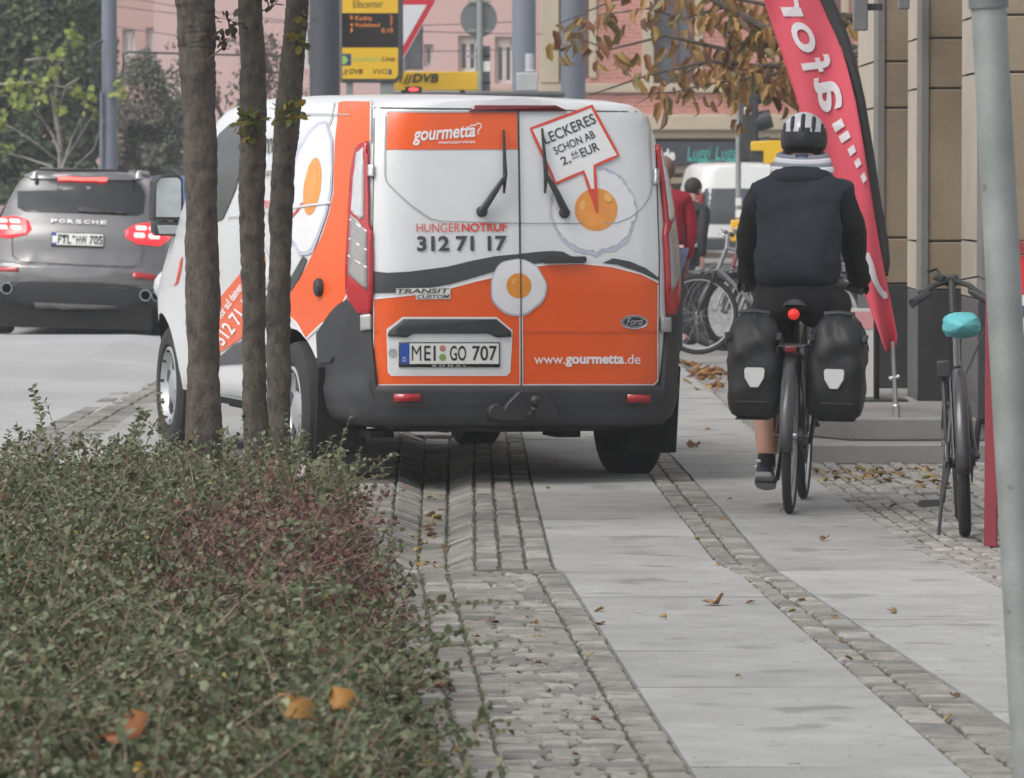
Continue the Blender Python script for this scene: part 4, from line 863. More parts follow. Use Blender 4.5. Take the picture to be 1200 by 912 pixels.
PAL_R = np.array([(.125,.060,.045),(.10,.058,.046),(.15,.085,.062),(.11,.080,.060),(.16,.050,.048),(.085,.078,.052),(.16,.115,.09),(.13,.09,.07)])*1.15
def shrub(name, label, n_tw, red, seed, parent_tag='shrub'):
    r = np.random.default_rng(seed); X = []; Dd = []
    while len(X) < n_tw:
        d = r.uniform(8.6, 22.2, 4000); x = r.uniform(-2.36, -.05, 4000)
        ok = (x < bedRv(d)) & (x > -.108*d-1.1) & (r.random(4000) < np.interp(d, [8.6, 22], [1., .75]))
        rd = redness(x, d); ok &= (r.random(4000) < rd) if red else (r.random(4000) > rd*.93)
        X += list(x[ok]); Dd += list(d[ok])
    X = np.array(X[:n_tw]); Dd = np.array(Dd[:n_tw]); Hh = hedge_h(X, Dd)
    P, U, N, S, C = [], [], [], [], []; tw = MB()
    pal = PAL_R if red else PAL_G
    for i in range(n_tw):
        a = r.uniform(0, 6.283); lean = r.uniform(.3, 1.2); L = r.uniform(.10, .26)*(1.9 if r.random() < .09 else 1)
        d0 = np.array([math.cos(a)*lean, math.sin(a)*lean, 1.]); d0 /= np.linalg.norm(d0)
        p = np.array([X[i], Dd[i], Hh[i]*r.uniform(.35, .95)]); p -= np.array([d0[0], d0[1], 0])*L*.5
        k = 6; pts = [p]; dr = d0.copy()
        for j in range(k): dr = dr+np.array([0, 0, -.13])+r.normal(0, .07, 3); dr /= np.linalg.norm(dr); p = p+dr*L/k; pts.append(p)
        pts = np.array(pts)
        if r.random() < (.98 if red else .55): tw.tube([tuple(q) for q in pts[::2]], [.0036, .003, .0022, .0014], 3, cap=False)
        tone = pal[r.integers(len(pal))]; nl = int(L/.0115*(.72 if red else 1.))
        t = r.uniform(.05, 1, nl)*k; ii = np.minimum(t.astype(int), k-1); f = (t-ii)[:, None]
        q = pts[ii]*(1-f)+pts[ii+1]*f; tg_ = pts[ii+1]-pts[ii]; tg_ /= np.linalg.norm(tg_, axis=1, keepdims=True)
        sd = np.cross(tg_, r.normal(0, 1, (nl, 3))); sd /= np.linalg.norm(sd, axis=1, keepdims=True)
        P.append(q); U.append(sd+tg_*.55); N.append(np.array([0, 0, 1.])+r.normal(0, .55, (nl, 3))); S.append(r.uniform(.011, .025, nl))
        c = tone*.5+pal[r.integers(0, len(pal), nl)]*.5; c = c*r.uniform(.7, 1.35, (nl, 1))
        m = r.random(nl); c[m < .004] = (.34,.26,.06); c[(m > .012) & (m < .05)] = (.17,.10,.055); C.append(c)
    e = empty(name, (-1.1, 15, 0), label=label, cat='shrub')
    off = np.array([-1.1, 15, 0])
    fo = leaves('foliage', np.concatenate(P)-off, np.concatenate(U), np.concatenate(N), np.concatenate(S), np.concatenate(C), M_leafc, e)
    fo['kind'] = 'stuff'
    tw.v = [(v[0]+1.1, v[1]-15, v[2]) for v in tw.v]
    o = tw.build('twigs', mat('twig_red', (.15,.095,.078), .9, var=.3, vs=40.) if red else M_twig, e, smooth=0, recalc=False); o['kind'] = 'stuff'
    return e
HG = shrub('cotoneaster_shrub', 'dense low green cotoneaster shrub filling the bed beside the cobbles', 11900, False, 101)
HR = shrub('cotoneaster_shrub', 'reddish brown dying patch of shrub in the middle of the green one', 1900, True, 202)
# long upright shoots above the shrub
def shoot(parent, pts, wd=.005, seed=1, lf=.024, gapf=.02):
    r = np.random.default_rng(seed); b = MB(); pts = np.array([tuple(p) for p in pts]); off = np.array([-1.1, 15, 0])
    b.tube([tuple(p-off) for p in pts], [wd*(1-.75*i/(len(pts)-1)) for i in range(len(pts))], 5)
    SHT.add(b.v, b.f)
    sg = np.linalg.norm(np.diff(pts, axis=0), axis=1); n = int(sg.sum()/gapf*2)
    t = np.linspace(.12, .999, n)*(len(pts)-1); ii = t.astype(int); f = (t-ii)[:, None]; q = pts[ii]*(1-f)+pts[ii+1]*f; tg_ = pts[ii+1]-pts[ii]; tg_ /= np.linalg.norm(tg_, axis=1, keepdims=True)
    s_ = np.where(np.arange(n) % 2 == 0, 1., -1.)[:, None]*np.array([1, .25, .2])+r.normal(0, .35, (n, 3))
    return q-off, s_+tg_*.5, np.array([0, -.4, .9])+r.normal(0, .5, (n, 3)), r.uniform(.6, 1.15, n)*lf, PAL_G[r.integers(0, 6, n)]*r.uniform(.75, 1.2, (n, 1))
AL = []; SHT = MB()
SH = [([(66,600),(60,560),(52,515),(46,480),(38,455)], 19.5), ([(150,600),(140,560),(148,520),(165,478)], 19.2), ([(30,590),(24,555),(22,530),(12,515)], 19.8), ([(80,590),(88,560),(104,545)], 19.6), ([(140,600),(146,560),(150,530),(160,500)], 18.8), ([(120,620),(130,575),(135,540),(132,512)], 18.6),
      ([(100,600),(130,560),(160,520),(172,482)], 19.), ([(185,600),(200,560),(225,530),(245,520)], 19.5), ([(205,600),(190,560),(186,535),(200,525)], 20), ([(255,590),(262,550),(266,522),(258,505)], 19.8), ([(330,590),(350,555),(380,535),(405,528)], 20.3), ([(350,590),(372,560),(400,545),(440,548)], 20.6), ([(390,600),(410,570),(432,562),(452,556)], 20.8),
      ([(275,590),(290,550),(310,530),(330,528)], 20.4), ([(440,660),(462,655),(478,690),(490,712)], 18.), ([(470,740),(490,735),(510,748),(522,770)], 16.), ([(480,800),(505,790),(528,800),(545,830)], 14.6), ([(5,600),(8,560),(4,540)], 19.4), ([(230,600),(222,555),(214,520)], 19.9)]
rs = random.Random(77)
for k in range(95):
    px = rs.uniform(0, 430); D = rs.uniform(19.5, 21.8); py = 590; h = rs.uniform(25, 85)
    SH.append(([(px, py), (px+rs.uniform(-10, 10), py-h*.5), (px+rs.uniform(-22, 22), py-h)], D))
for k in range(170):                                  # loose arching sprays all over the bed
    D = rs.uniform(9.5, 19.5); x = rs.uniform(-.11*D, float(bedRv(np.array(D)))-.02); h = float(hedge_h(np.array([x]), np.array([D]))[0]); p = Vector((x, D, h*.75)); a = rs.uniform(0, 6.28); L = rs.uniform(.10, .26); q = [p]
    for j in range(4): p = p+Vector((math.cos(a)*L*.22*(j+1)*.6, math.sin(a)*L*.22*(j+1)*.5, L*(.42-.13*j))); q.append(p)
    SH.append((q, None))
for i, (q, D) in enumerate(SH): AL.append(shoot(HG, [at(x, y, D+.05*j) for j, (x, y) in enumerate(q)] if D else q, wd=.005 if D else .004, seed=i, lf=.026 if i < 18 else .021, gapf=.017))
o = SHT.build('shoots', M_twig, HG, smooth=0, recalc=False); o['kind'] = 'stuff'
o = leaves('shoot_leaves', *[np.concatenate([a[k] for a in AL]) for k in range(5)], M_leafc, HG); o['kind'] = 'stuff'

# single big leaves and scraps lying on the shrub
def fallen(px, py, D, size, col, label, group=None, flat=False, z=None, name='fallen_leaf', seed=0, shape=(FULL, MAPLE_F)):
    r = random.Random(seed*13+int(px)); p = at(px, py, D) if z is None else G(px, py, z)
    a = r.uniform(0, 6.28); U = np.array([[math.cos(a), math.sin(a), 0 if flat else r.uniform(-.2, .5)]]); N = np.array([[r.uniform(-.25,.25), r.uniform(-.25,.25), 1.]]) if flat else np.array([[r.uniform(-.3,.3), -.9, .6]])
    T = shape[0].copy(); T[:, 2] += (.9*np.abs(T[:, 0])-.5*T[:, 0]**2)*r.uniform(.1, .9)+.22*np.sin(T[:, 1]*3+r.uniform(0, 2))*r.uniform(.3, 1)+.08*np.sin(T[:, 0]*9+r.uniform(0, 6)); T[:, 0] *= r.uniform(.7, 1.); T[:, 1] -= .5
    o = leaves(name, np.zeros((1, 3)), U, N, [size], np.array([col]), M_leafc, shape=(T, shape[1])); o.location = p; o.location.z += .004 if flat else 0
    sm = o.modifiers.new('s', 'SOLIDIFY'); sm.thickness = .0015
    return tag(o, label, 'leaf', group)
fallen(148, 862, 9.6, .10, (.30,.115,.04), 'curled orange brown maple leaf lying lowest on the green shrub', seed=3)
fallen(352, 832, 9.8, .105, (.36,.19,.045), 'large golden brown maple leaf lying on the green shrub', seed=4)
fallen(403, 821, 10.1, .06, (.40,.20,.05), 'small orange leaf just right of the golden maple leaf', seed=5)
fallen(163, 903, 9.5, .032, (.50,.30,.03), 'small yellow leaf at the bottom edge of the shrub', seed=6)
pp = empty('paper_scrap', tuple(at(353, 552, 19.6)), (R(80), R(12), R(8)), label='tiny white paper tag stuck upright in the shrub by the trunks', cat='litter')
b = MB(); b.grid(lambda u, v: ((u-.5)*.028, (v-.5)*.045, .006*math.sin(3*u+2*v)), 4, 4); b.build('sheet', mat('paper_white', (.75,.75,.74), .7, var=.03), pp, solid=.001)

# ---- three slim street trees standing in the bed
def limb_tree(name, label, group, axis, D, tufts, seed, crown_n=2600):
    r = np.random.default_rng(seed); D = float(D); base = at(axis[-1][0], 520, D); base = Vector((base.x, D, 0))
    e = empty(name, tuple(base), label=label, cat='tree', group=group)
    P = [at(x, y, D)-base for x, y, w_ in axis]; W = [w_/2/6000*D for *_, w_ in axis]
    P = P[::-1]; W = W[::-1]; P = [Vector((P[0].x, 0, -.05)), Vector((P[0].x, 0, .12))]+P; W = [W[0]*1.35, W[0]*1.08]+W
    top = P[-1]; P += [top+Vector((.02*r.normal(), .03, .6)), top+Vector((.05*r.normal(), .05, 1.5)), top+Vector((.1, .05, 2.6))]; W += [W[-1]*.92, W[-1]*.7, W[-1]*.35]
    # resample with small irregularities of the stem
    pa = np.array([tuple(p) for p in P]); t = np.linspace(0, len(P)-1, 260); ii = np.minimum(t.astype(int), len(P)-2); f = t-ii; f2 = (f*f*(3-2*f))
    q = pa[ii]*(1-f[:, None])+pa[ii+1]*f[:, None]; wr = np.array(W)[ii]*(1-f2)+np.array(W)[ii+1]*f2
    wr = wr*(1+.03*np.interp(np.arange(260), np.arange(0, 260, 8), r.normal(0, 1, 33))+.012*r.normal(0, 1, 260)); q[:, 0] += .0012*r.normal(0, 1, 260)
    b = MB(); b.tube([tuple(x) for x in q], list(wr), 30)
    v = np.array(b.v)
    for _ in range(9):                                  # knots and old pruning scars
        kz = r.uniform(.3, 2.3); ka = r.uniform(-2.6, -.5); cx, cy_ = np.interp(kz, q[:, 2], q[:, 0]), np.interp(kz, q[:, 2], q[:, 1]); rw = np.interp(kz, q[:, 2], wr); kp = np.array([cx+rw*math.cos(ka), cy_+rw*math.sin(ka), kz]); dd_ = np.linalg.norm((v-kp)*np.array([1, 1, .7]), axis=1); g_ = np.exp(-(dd_/r.uniform(.018, .04))**2)*r.uniform(.006, .018); v[:, 0] += g_*math.cos(ka); v[:, 1] += g_*math.sin(ka)
    n1 = vnoise(v[:, 0]*40+v[:, 1]*31, v[:, 2]*9, 1, seed); v[:, :2] += (v[:, :2]-np.array([np.interp(v[:, 2], q[:, 2], q[:, 0]), np.interp(v[:, 2], q[:, 2], q[:, 1])]).T)*(n1[:, None]-.5)*.12
    b.v = [tuple(x) for x in v]; b.build('trunk', M_barkm, e, smooth=60)
    cr = MB(); pts = []
    for i in range(9):
        z0 = r.uniform(1.0, 2.5); a = r.uniform(0, 6.28); s0 = Vector((top.x, .02, top.z+z0-.9)); s1 = s0+Vector((math.cos(a)*.5, math.sin(a)*.5, .35)); s2 = s1+Vector((math.cos(a+.3)*.55, math.sin(a+.3)*.55, .45))
        cr.tube([s0, s1, s2], [.03, .02, .008], 6); pts += [s1.lerp(s2, x) for x in np.linspace(-.2, 1.1, 8)]
    cr.build('limb', M_barkm, e)
    c = np.array([tuple(p) for p in pts]); k = r.integers(0, len(c), crown_n); Pq = c[k]+r.normal(0, .2, (crown_n, 3))
    leaves('crown', Pq, r.normal(0, 1, (crown_n, 3)), r.normal(0, 1, (crown_n, 3)), r.uniform(.05, .09, crown_n), np.array([(.12,.13,.04)])*r.uniform(.6, 1.5, (crown_n, 1)), M_leafc, e)
    for j, (tx, ty, rad, cnt, cols) in enumerate(tufts):
        cpos = np.array(tuple(at(tx, ty, D-.1)-base)); U = r.normal(0, 1, (cnt, 3)); U[:, 2] -= .1; U[:, 1] -= .2
        Pt = cpos+U/np.linalg.norm(U, axis=1, keepdims=True)*r.uniform(.1, 1., (cnt, 1))*rad/6000*D*np.array([1, .7, .55])
        leaves('leaf_tuft', Pt, U, np.array([0, -.3, 1])+r.normal(0, .5, (cnt, 3)), r.uniform(.03, .05, cnt), np.array(cols)[r.integers(0, len(cols), cnt)]*r.uniform(.7, 1.2, (cnt, 1)), M_leafc, e)
        bt = MB(); [bt.tube([tuple(cpos+np.array([0,.1,-.02])), tuple(cpos+u*.5*rad/6000*D)], [.005,.002], 4) for u in U[:5]]; bt.build('twig', M_twig, e)
    return e
def barkmat():
    m = bpy.data.materials.new('bark_streaked'); m.use_nodes = True; n = m.node_tree.nodes; l = m.node_tree.links; b = n['Principled BSDF']; b.inputs['Roughness'].default_value = .92
    tc = n.new('ShaderNodeTexCoord'); mp = n.new('ShaderNodeMapping'); mp.inputs['Scale'].default_value = (30, 30, 17); l.new(tc.outputs['Object'], mp.inputs[0])
    nz = n.new('ShaderNodeTexNoise'); nz.inputs['Scale'].default_value = 1; nz.inputs['Detail'].default_value = 8; nz.inputs['Roughness'].default_value = .65; l.new(mp.outputs[0], nz.inputs['Vector'])
    cr = n.new('ShaderNodeValToRGB'); cr.color_ramp.elements[0].position = .32; cr.color_ramp.elements[0].color = (.038,.031,.026,1); cr.color_ramp.elements[1].position = .68; cr.color_ramp.elements[1].color = (.135,.110,.090,1)
    l.new(nz.outputs['Fac'], cr.inputs[0]); n2 = n.new('ShaderNodeTexNoise'); n2.inputs['Scale'].default_value = 5; n2.inputs['Detail'].default_value = 6; l.new(tc.outputs['Object'], n2.inputs['Vector'])
    mr = n.new('ShaderNodeMapRange'); mr.inputs[1].default_value = .52; mr.inputs[2].default_value = .72; l.new(n2.outputs['Fac'], mr.inputs[0])
    mx = n.new('ShaderNodeMix'); mx.data_type = 'RGBA'; l.new(mr.outputs[0], mx.inputs['Factor']); l.new(cr.outputs[0], mx.inputs['A']); mx.inputs['B'].default_value = (.13,.115,.085,1); l.new(mx.outputs['Result'], b.inputs['Base Color'])
    bp = n.new('ShaderNodeBump'); bp.inputs['Strength'].default_value = 1; bp.inputs['Distance'].default_value = .02; l.new(nz.outputs['Fac'], bp.inputs['Height']); l.new(bp.outputs[0], b.inputs['Normal'])
    return m
M_barkm = barkmat()
YG = [(.16,.17,.04),(.10,.13,.035),(.30,.22,.04)]; DKL = [(.045,.035,.03),(.06,.05,.03),(.04,.05,.03)]
limb_tree('street_tree', 'thickest of the three trunks, standing before the van cab', 'street trees in the bed', [(228,-30,47),(230,30,45),(231,60,43),(234,150,39),(237,300,39),(239,450,40),(240,540,42)], 21.3, [(268,28,22,26,DKL), (262,48,14,12,DKL)], 5)
limb_tree('street_tree', 'slender middle trunk with a green leaf tuft, between the other two', 'street trees in the bed', [(293,-30,28),(293,20,29),(297,80,30),(296,150,31),(295,250,29),(297,330,28),(298,450,28),(301,540,29)], 21.8, [(291,140,20,34,YG), (288,160,12,12,YG), (315,5,12,8,DKL)], 6)
limb_tree('street_tree', 'leaning trunk with yellowish leaf tufts, rightmost of the three', 'street trees in the bed', [(351,-30,26),(348,20,27),(342,80,29),(337,140,32),(332,190,27),(328,300,26),(326,400,27),(327,540,29)], 22.3, [(336,132,22,40,YG), (352,50,10,14,YG), (357,20,8,10,YG)], 7)

# ---- green trees and shrubs on the far left, behind the road
def far_tree(name, label, base_px, D, blobs, n, size, pal, seed, trunk=True, trunk_h=None, dens=None, group=None, branches=(), bcol=None):
    r = np.random.default_rng(seed); bx = rx(D, base_px); base = np.array([bx, D, -.1]); e = empty(name, tuple(base), label=label, cat='tree', group=group)
    bl_ = [(np.array(tuple(at(x, y, D))), rw/6000*D, rh/6000*D) for x, y, rw, rh in blobs]; Wt = np.array([a*c for _, a, c in bl_]); Wt = Wt/Wt.sum(); k = r.choice(len(bl_), n, p=Wt)
    u = r.normal(0, 1, (n, 3)); u /= np.linalg.norm(u, axis=1, keepdims=True); rad = r.random((n, 1))**.45
    C0 = np.array([q[0] for q in bl_])[k]; RR = np.array([(q[1], q[1]*.8, q[2]) for q in bl_])[k]
    # leaf clumps so that gaps and lighter and darker masses show
    P = C0+u*rad*RR; cell = np.floor(P/(.35)).astype(int); hsh = np.abs((cell[:, 0]*73856093 ^ cell[:, 1]*19349663 ^ cell[:, 2]*83492791) % 1000)/1000.
    keep = hsh > (.28 if dens is None else dens); P = P[keep]; hh = hsh[keep]; u = u[keep]; m = len(P)
    col = np.array(pal)[(hh*997).astype(int) % len(pal)]*r.uniform(.65, 1.35, (m, 1))
    leaves('crown', P-base, r.normal(0, 1, (m, 3)), u*.8+np.array([0, -.3, .6])+r.normal(0, .5, (m, 3)), r.uniform(.7, 1.3, m)*size, col, M_leaff, e)
    b = MB()
    if trunk:
        top = np.mean([q[0] for q in bl_], axis=0)-base; b.tube([(0,0,0),(0.02,0,top[2]*.5),tuple(top*np.array([.5,.5,1]))], [.14,.11,.05], 10)
        for q in bl_: b.tube([(0,0,top[2]*.5), tuple((q[0]-base)*np.array([.6,.6,.85])), tuple(q[0]-base)], [.06,.04,.015], 6)
    for br in branches: b.tube([tuple(at(x, y, D+dz)-Vector(base)) for x, y, dz, w_ in br], [w_ for *_, w_ in br], 6)
    if b.v: b.build('trunk', bcol or M_bark, e)
    return e
GP = [(.125,.175,.11),(.145,.19,.115),(.17,.215,.12),(.11,.15,.105),(.19,.23,.115)]
far_tree('green_tree', 'big leafy green tree filling the upper left corner', 40, 84, [(20,20,75,70),(70,-20,70,70),(60,80,70,70),(-30,90,70,80),(100,60,38,60),(30,150,60,50),(-10,200,60,45),(90,140,38,60),(70,210,50,30)], 60000, .105, GP, 31, dens=.16)
far_tree('conifer_shrub', 'dull green bushy tree behind the blue grey lamp mast', 175, 88, [(165,140,42,75),(185,190,45,45),(150,195,35,40),(205,120,20,50),(170,95,20,40)], 20000, .07, [(.22,.24,.18),(.24,.25,.19),(.20,.22,.175),(.26,.245,.205)], 32, dens=.3)
far_tree('bare_shrub', 'thin reddish grey shrub in front of the pink wall', 300, 92, [(300,90,45,70),(270,140,40,60),(325,120,40,70),(210,70,22,30),(205,160,30,60)], 4200, .085, [(.17,.12,.105),(.13,.11,.09),(.11,.12,.085),(.20,.14,.12)], 33, dens=.4)
# maple sapling with pale leaf bunches and bare grey branches
r_ = np.random.default_rng(44); D = 60.; base = Vector((rx(D, 72), D, -.1)); ms = empty('maple_sapling', tuple(base), label='young maple with bare grey branches and drooping lime green leaf bunches', cat='tree')
b = MB(); b.tube([(0,0,0), tuple(at(72,212,D)-base), tuple(at(70,165,D)-base), tuple(at(64,120,D)-base), tuple(at(72,60,D)-base)], [.05,.04,.03,.02,.008], 8); b.build('trunk', mat('grey_twig', (.22,.20,.18), .9, var=.2), ms)
b = MB()
for br in ([(70,190),(45,170),(15,150),(-10,140)], [(72,195),(100,150),(112,130)], [(72,200),(85,160),(95,140)], [(68,170),(50,140),(35,112)], [(66,150),(60,110),(52,96)], [(62,196),(30,185),(0,178)], [(78,206),(110,175),(122,140)], [(70,180),(58,150),(40,132)], [(68,130),(78,100),(92,92)], [(-5,99),(40,97),(95,105)], [(30,71),(55,68),(78,72)]):
    b.tube([tuple(at(x, y, D+.2*r_.normal())-base) for x, y in br], [.018, .012, .009, .005][:len(br)], 5)
b.build('branches', MATS['grey_twig'], ms)
Q = []
for x, y in ((80,38),(42,62),(66,62),(25,90),(62,88),(8,103),(30,106),(52,114),(90,108),(28,128),(4,140),(108,130),(4,150),(5,176),(138,106),(40,98),(70,132),(14,118),(100,113)):
    m = 9; u = np.stack([r_.normal(0, .8, m), r_.normal(0, .5, m), -np.abs(r_.normal(.6, .3, m))], 1)
    Q.append((np.array(tuple(at(x, y-3, D-.1)-base))+r_.normal(0, .05, (m, 3)), u, np.array([0,-.6,.8])+r_.normal(0,.4,(m,3)), r_.uniform(.07,.12,m), np.array([(.25,.30,.07),(.30,.34,.09),(.20,.25,.06)])[r_.integers(0,3,m)]))
leaves('foliage', *[np.concatenate([q[k] for q in Q]) for k in range(5)], M_leafc, ms, (MAPLE, MAPLE_F))

# ---- autumn tree at the right, its boughs reaching across the brick house
D = 40.; r_ = np.random.default_rng(55); base = Vector((2.98, D, 0)); au = empty('autumn_tree', tuple(base), label='autumn tree with brown and ochre hanging leaves above the white vans', cat='tree')
b = MB(); b.tube([(0,0,0),(0,0,1.5),(-.02,0,2.6),(-.05,0,4.)], [.2,.17,.14,.06], 14); b.build('trunk', M_barkm, au)
BR = [([(1046,95),(1010,62),(960,50),(905,38),(850,8),(815,-12)], [.07,.055,.045,.035,.025,.018], 0), ([(1010,62),(950,75),(890,78),(830,72),(760,88),(690,112)], [.04,.03,.02,.015,.01,.005], -.3), ([(905,38),(850,58),(780,42),(715,58),(668,42)], [.025,.018,.012,.008,.004], .3), ([(960,76),(900,88),(845,96),(790,108),(720,112)], [.016,.011,.008,.006,.003], -.6),
      ([(1000,20),(930,12),(860,-2),(790,-8),(720,0),(655,28)], [.03,.02,.016,.012,.008,.004], .5), ([(1030,60),(1000,80),(990,120),(985,150)], [.03,.015,.01,.005], .1), ([(850,8),(800,22),(760,10),(700,18)], [.016,.01,.008,.004], .8), ([(890,78),(868,88),(845,96),(800,104)], [.012,.008,.005,.003], -.5), ([(950,75),(930,88),(900,96),(880,108)], [.012,.008,.005,.003], -.4), ([(830,72),(790,92),(765,112),(745,122)], [.01,.008,.005,.003], .2)]
CURL = FULL*np.array([.44,1.1,1]); CURL[:, 2] += .9*np.abs(CURL[:, 0])+.22*np.sin(CURL[:, 1]*2.6)
b = MB(); Pn = []
for px_, W_, dd in BR:
    b.tube([tuple(at(x, y, D+dd)-base) for x, y in px_], W_, 7)
    for (xa, ya), (xb, yb) in zip(px_, px_[1:]):
        m = int(math.hypot(xb-xa, yb-ya)/1.25*(.95 if min(xa, xb) > 815 else .24))
        for k in range(m):
            t = r_.random(); x, y = xa+(xb-xa)*t+r_.normal(0, 13), ya+(yb-ya)*t+abs(r_.normal(0, 13))
            if y > 150 or (y > 96 and r_.random() < .8): continue
            Pn.append(tuple(at(x, y, D+dd+r_.normal(0, .35))-base))
b.build('boughs', M_bark, au)
for x, y in ((722,142),(718,146),(862,140),(866,146),(868,142),(805,112),(812,120),(765,30),(650,30),(645,50),(662,52),(700,50),(697,60),(752,85)): Pn.append(tuple(at(x, y, D-.4)-base))
Pn = np.array(Pn); m = len(Pn); u = np.stack([r_.normal(0, .5, m), r_.normal(0, .5, m), -np.abs(r_.normal(1, .35, m))], 1)
pal = np.array([(.30,.155,.06),(.36,.22,.08),(.24,.115,.055),(.34,.18,.06),(.22,.18,.08),(.19,.105,.06),(.40,.26,.08)])
leaves('foliage', Pn, u, np.array([0,-.7,.2])+r_.normal(0,.6,(m,3)), r_.uniform(.08,.16,m), pal[r_.integers(0,7,m)]*r_.uniform(.6,1.2,(m,1)), M_leafc, au, (CURL, MAPLE_F))

# ---- fallen leaves on the paving
FC = [(.38,.26,.09),(.30,.17,.075),(.42,.32,.13),(.22,.125,.07),(.36,.25,.13)]
rf = random.Random(91); k = 0
for i in range(62):
    py = 552+120*rf.random()**1.5; t = (py-552)/120; px = 507+rf.gauss(0, 12)+8*(1-t)*0
    fallen(px, py, 0, rf.uniform(.03,.055), FC[rf.randrange(5)], 'small yellowish leaf lying in the sunken cobbled drain channel', 'leaves in the drain channel', True, -.03, seed=i)
for i in range(46):
    py = 470+rf.random()**1.3*430; d_ = 8940/(py-212); X0 = rf.choice((rf.uniform(l1L(d_), l2R(d_)), rf.uniform(l1R(d_), l2L(d_)), rf.uniform(bedRv(np.array(d_))+.05, l1L(d_))))
    px = 600+6000*X0/d_
    if px > 1165 or (px < 600 and py < 690): continue
    fallen(px, py, 0, rf.uniform(.018,.04), FC[rf.randrange(5)], 'small dry leaf scattered on the slabs and cobbles', 'leaves scattered on the pavement', True, .016, seed=50+i)
for i in range(60):
    px = rf.uniform(955, 1110); py = 550+abs(rf.gauss(0, 11))+max(0, (1000-px))*.02
    fallen(px, py, 0, rf.uniform(.025,.052), FC[rf.randrange(5)], 'brown or yellow leaf drifted against the foot of the steps', 'leaves at the foot of the steps', True, .016, seed=120+i)
for i in range(50):
    px = rf.uniform(800, 862); py = 424+abs(rf.gauss(0, 12))+max(0, px-800)*.25
    fallen(px, py, 0, rf.uniform(.05,.10), [(.34,.14,.05),(.30,.12,.05),(.42,.24,.07)][rf.randrange(3)], 'rusty leaf on the pavement below the parked bicycles', 'leaves under the parked bicycles', True, .014, seed=220+i)
fallen(838, 709, 0, .07, (.40,.25,.12), 'lone tan leaf in the middle of the left slab path', None, True, .016, seed=7)
fallen(812, 524, 0, .08, (.16,.085,.05), 'dark brown leaf on the right slab path beside the van wheel', None, True, .016, seed=8)
for i, (px, py) in enumerate(((505,805),(520,810),(512,798),(498,802))): fallen(px, py, 0, .06, (.22,.09,.055), 'reddish brown leaf at the edge of the shrub bed', 'brown leaves at the bed edge', True, .02, seed=300+i)
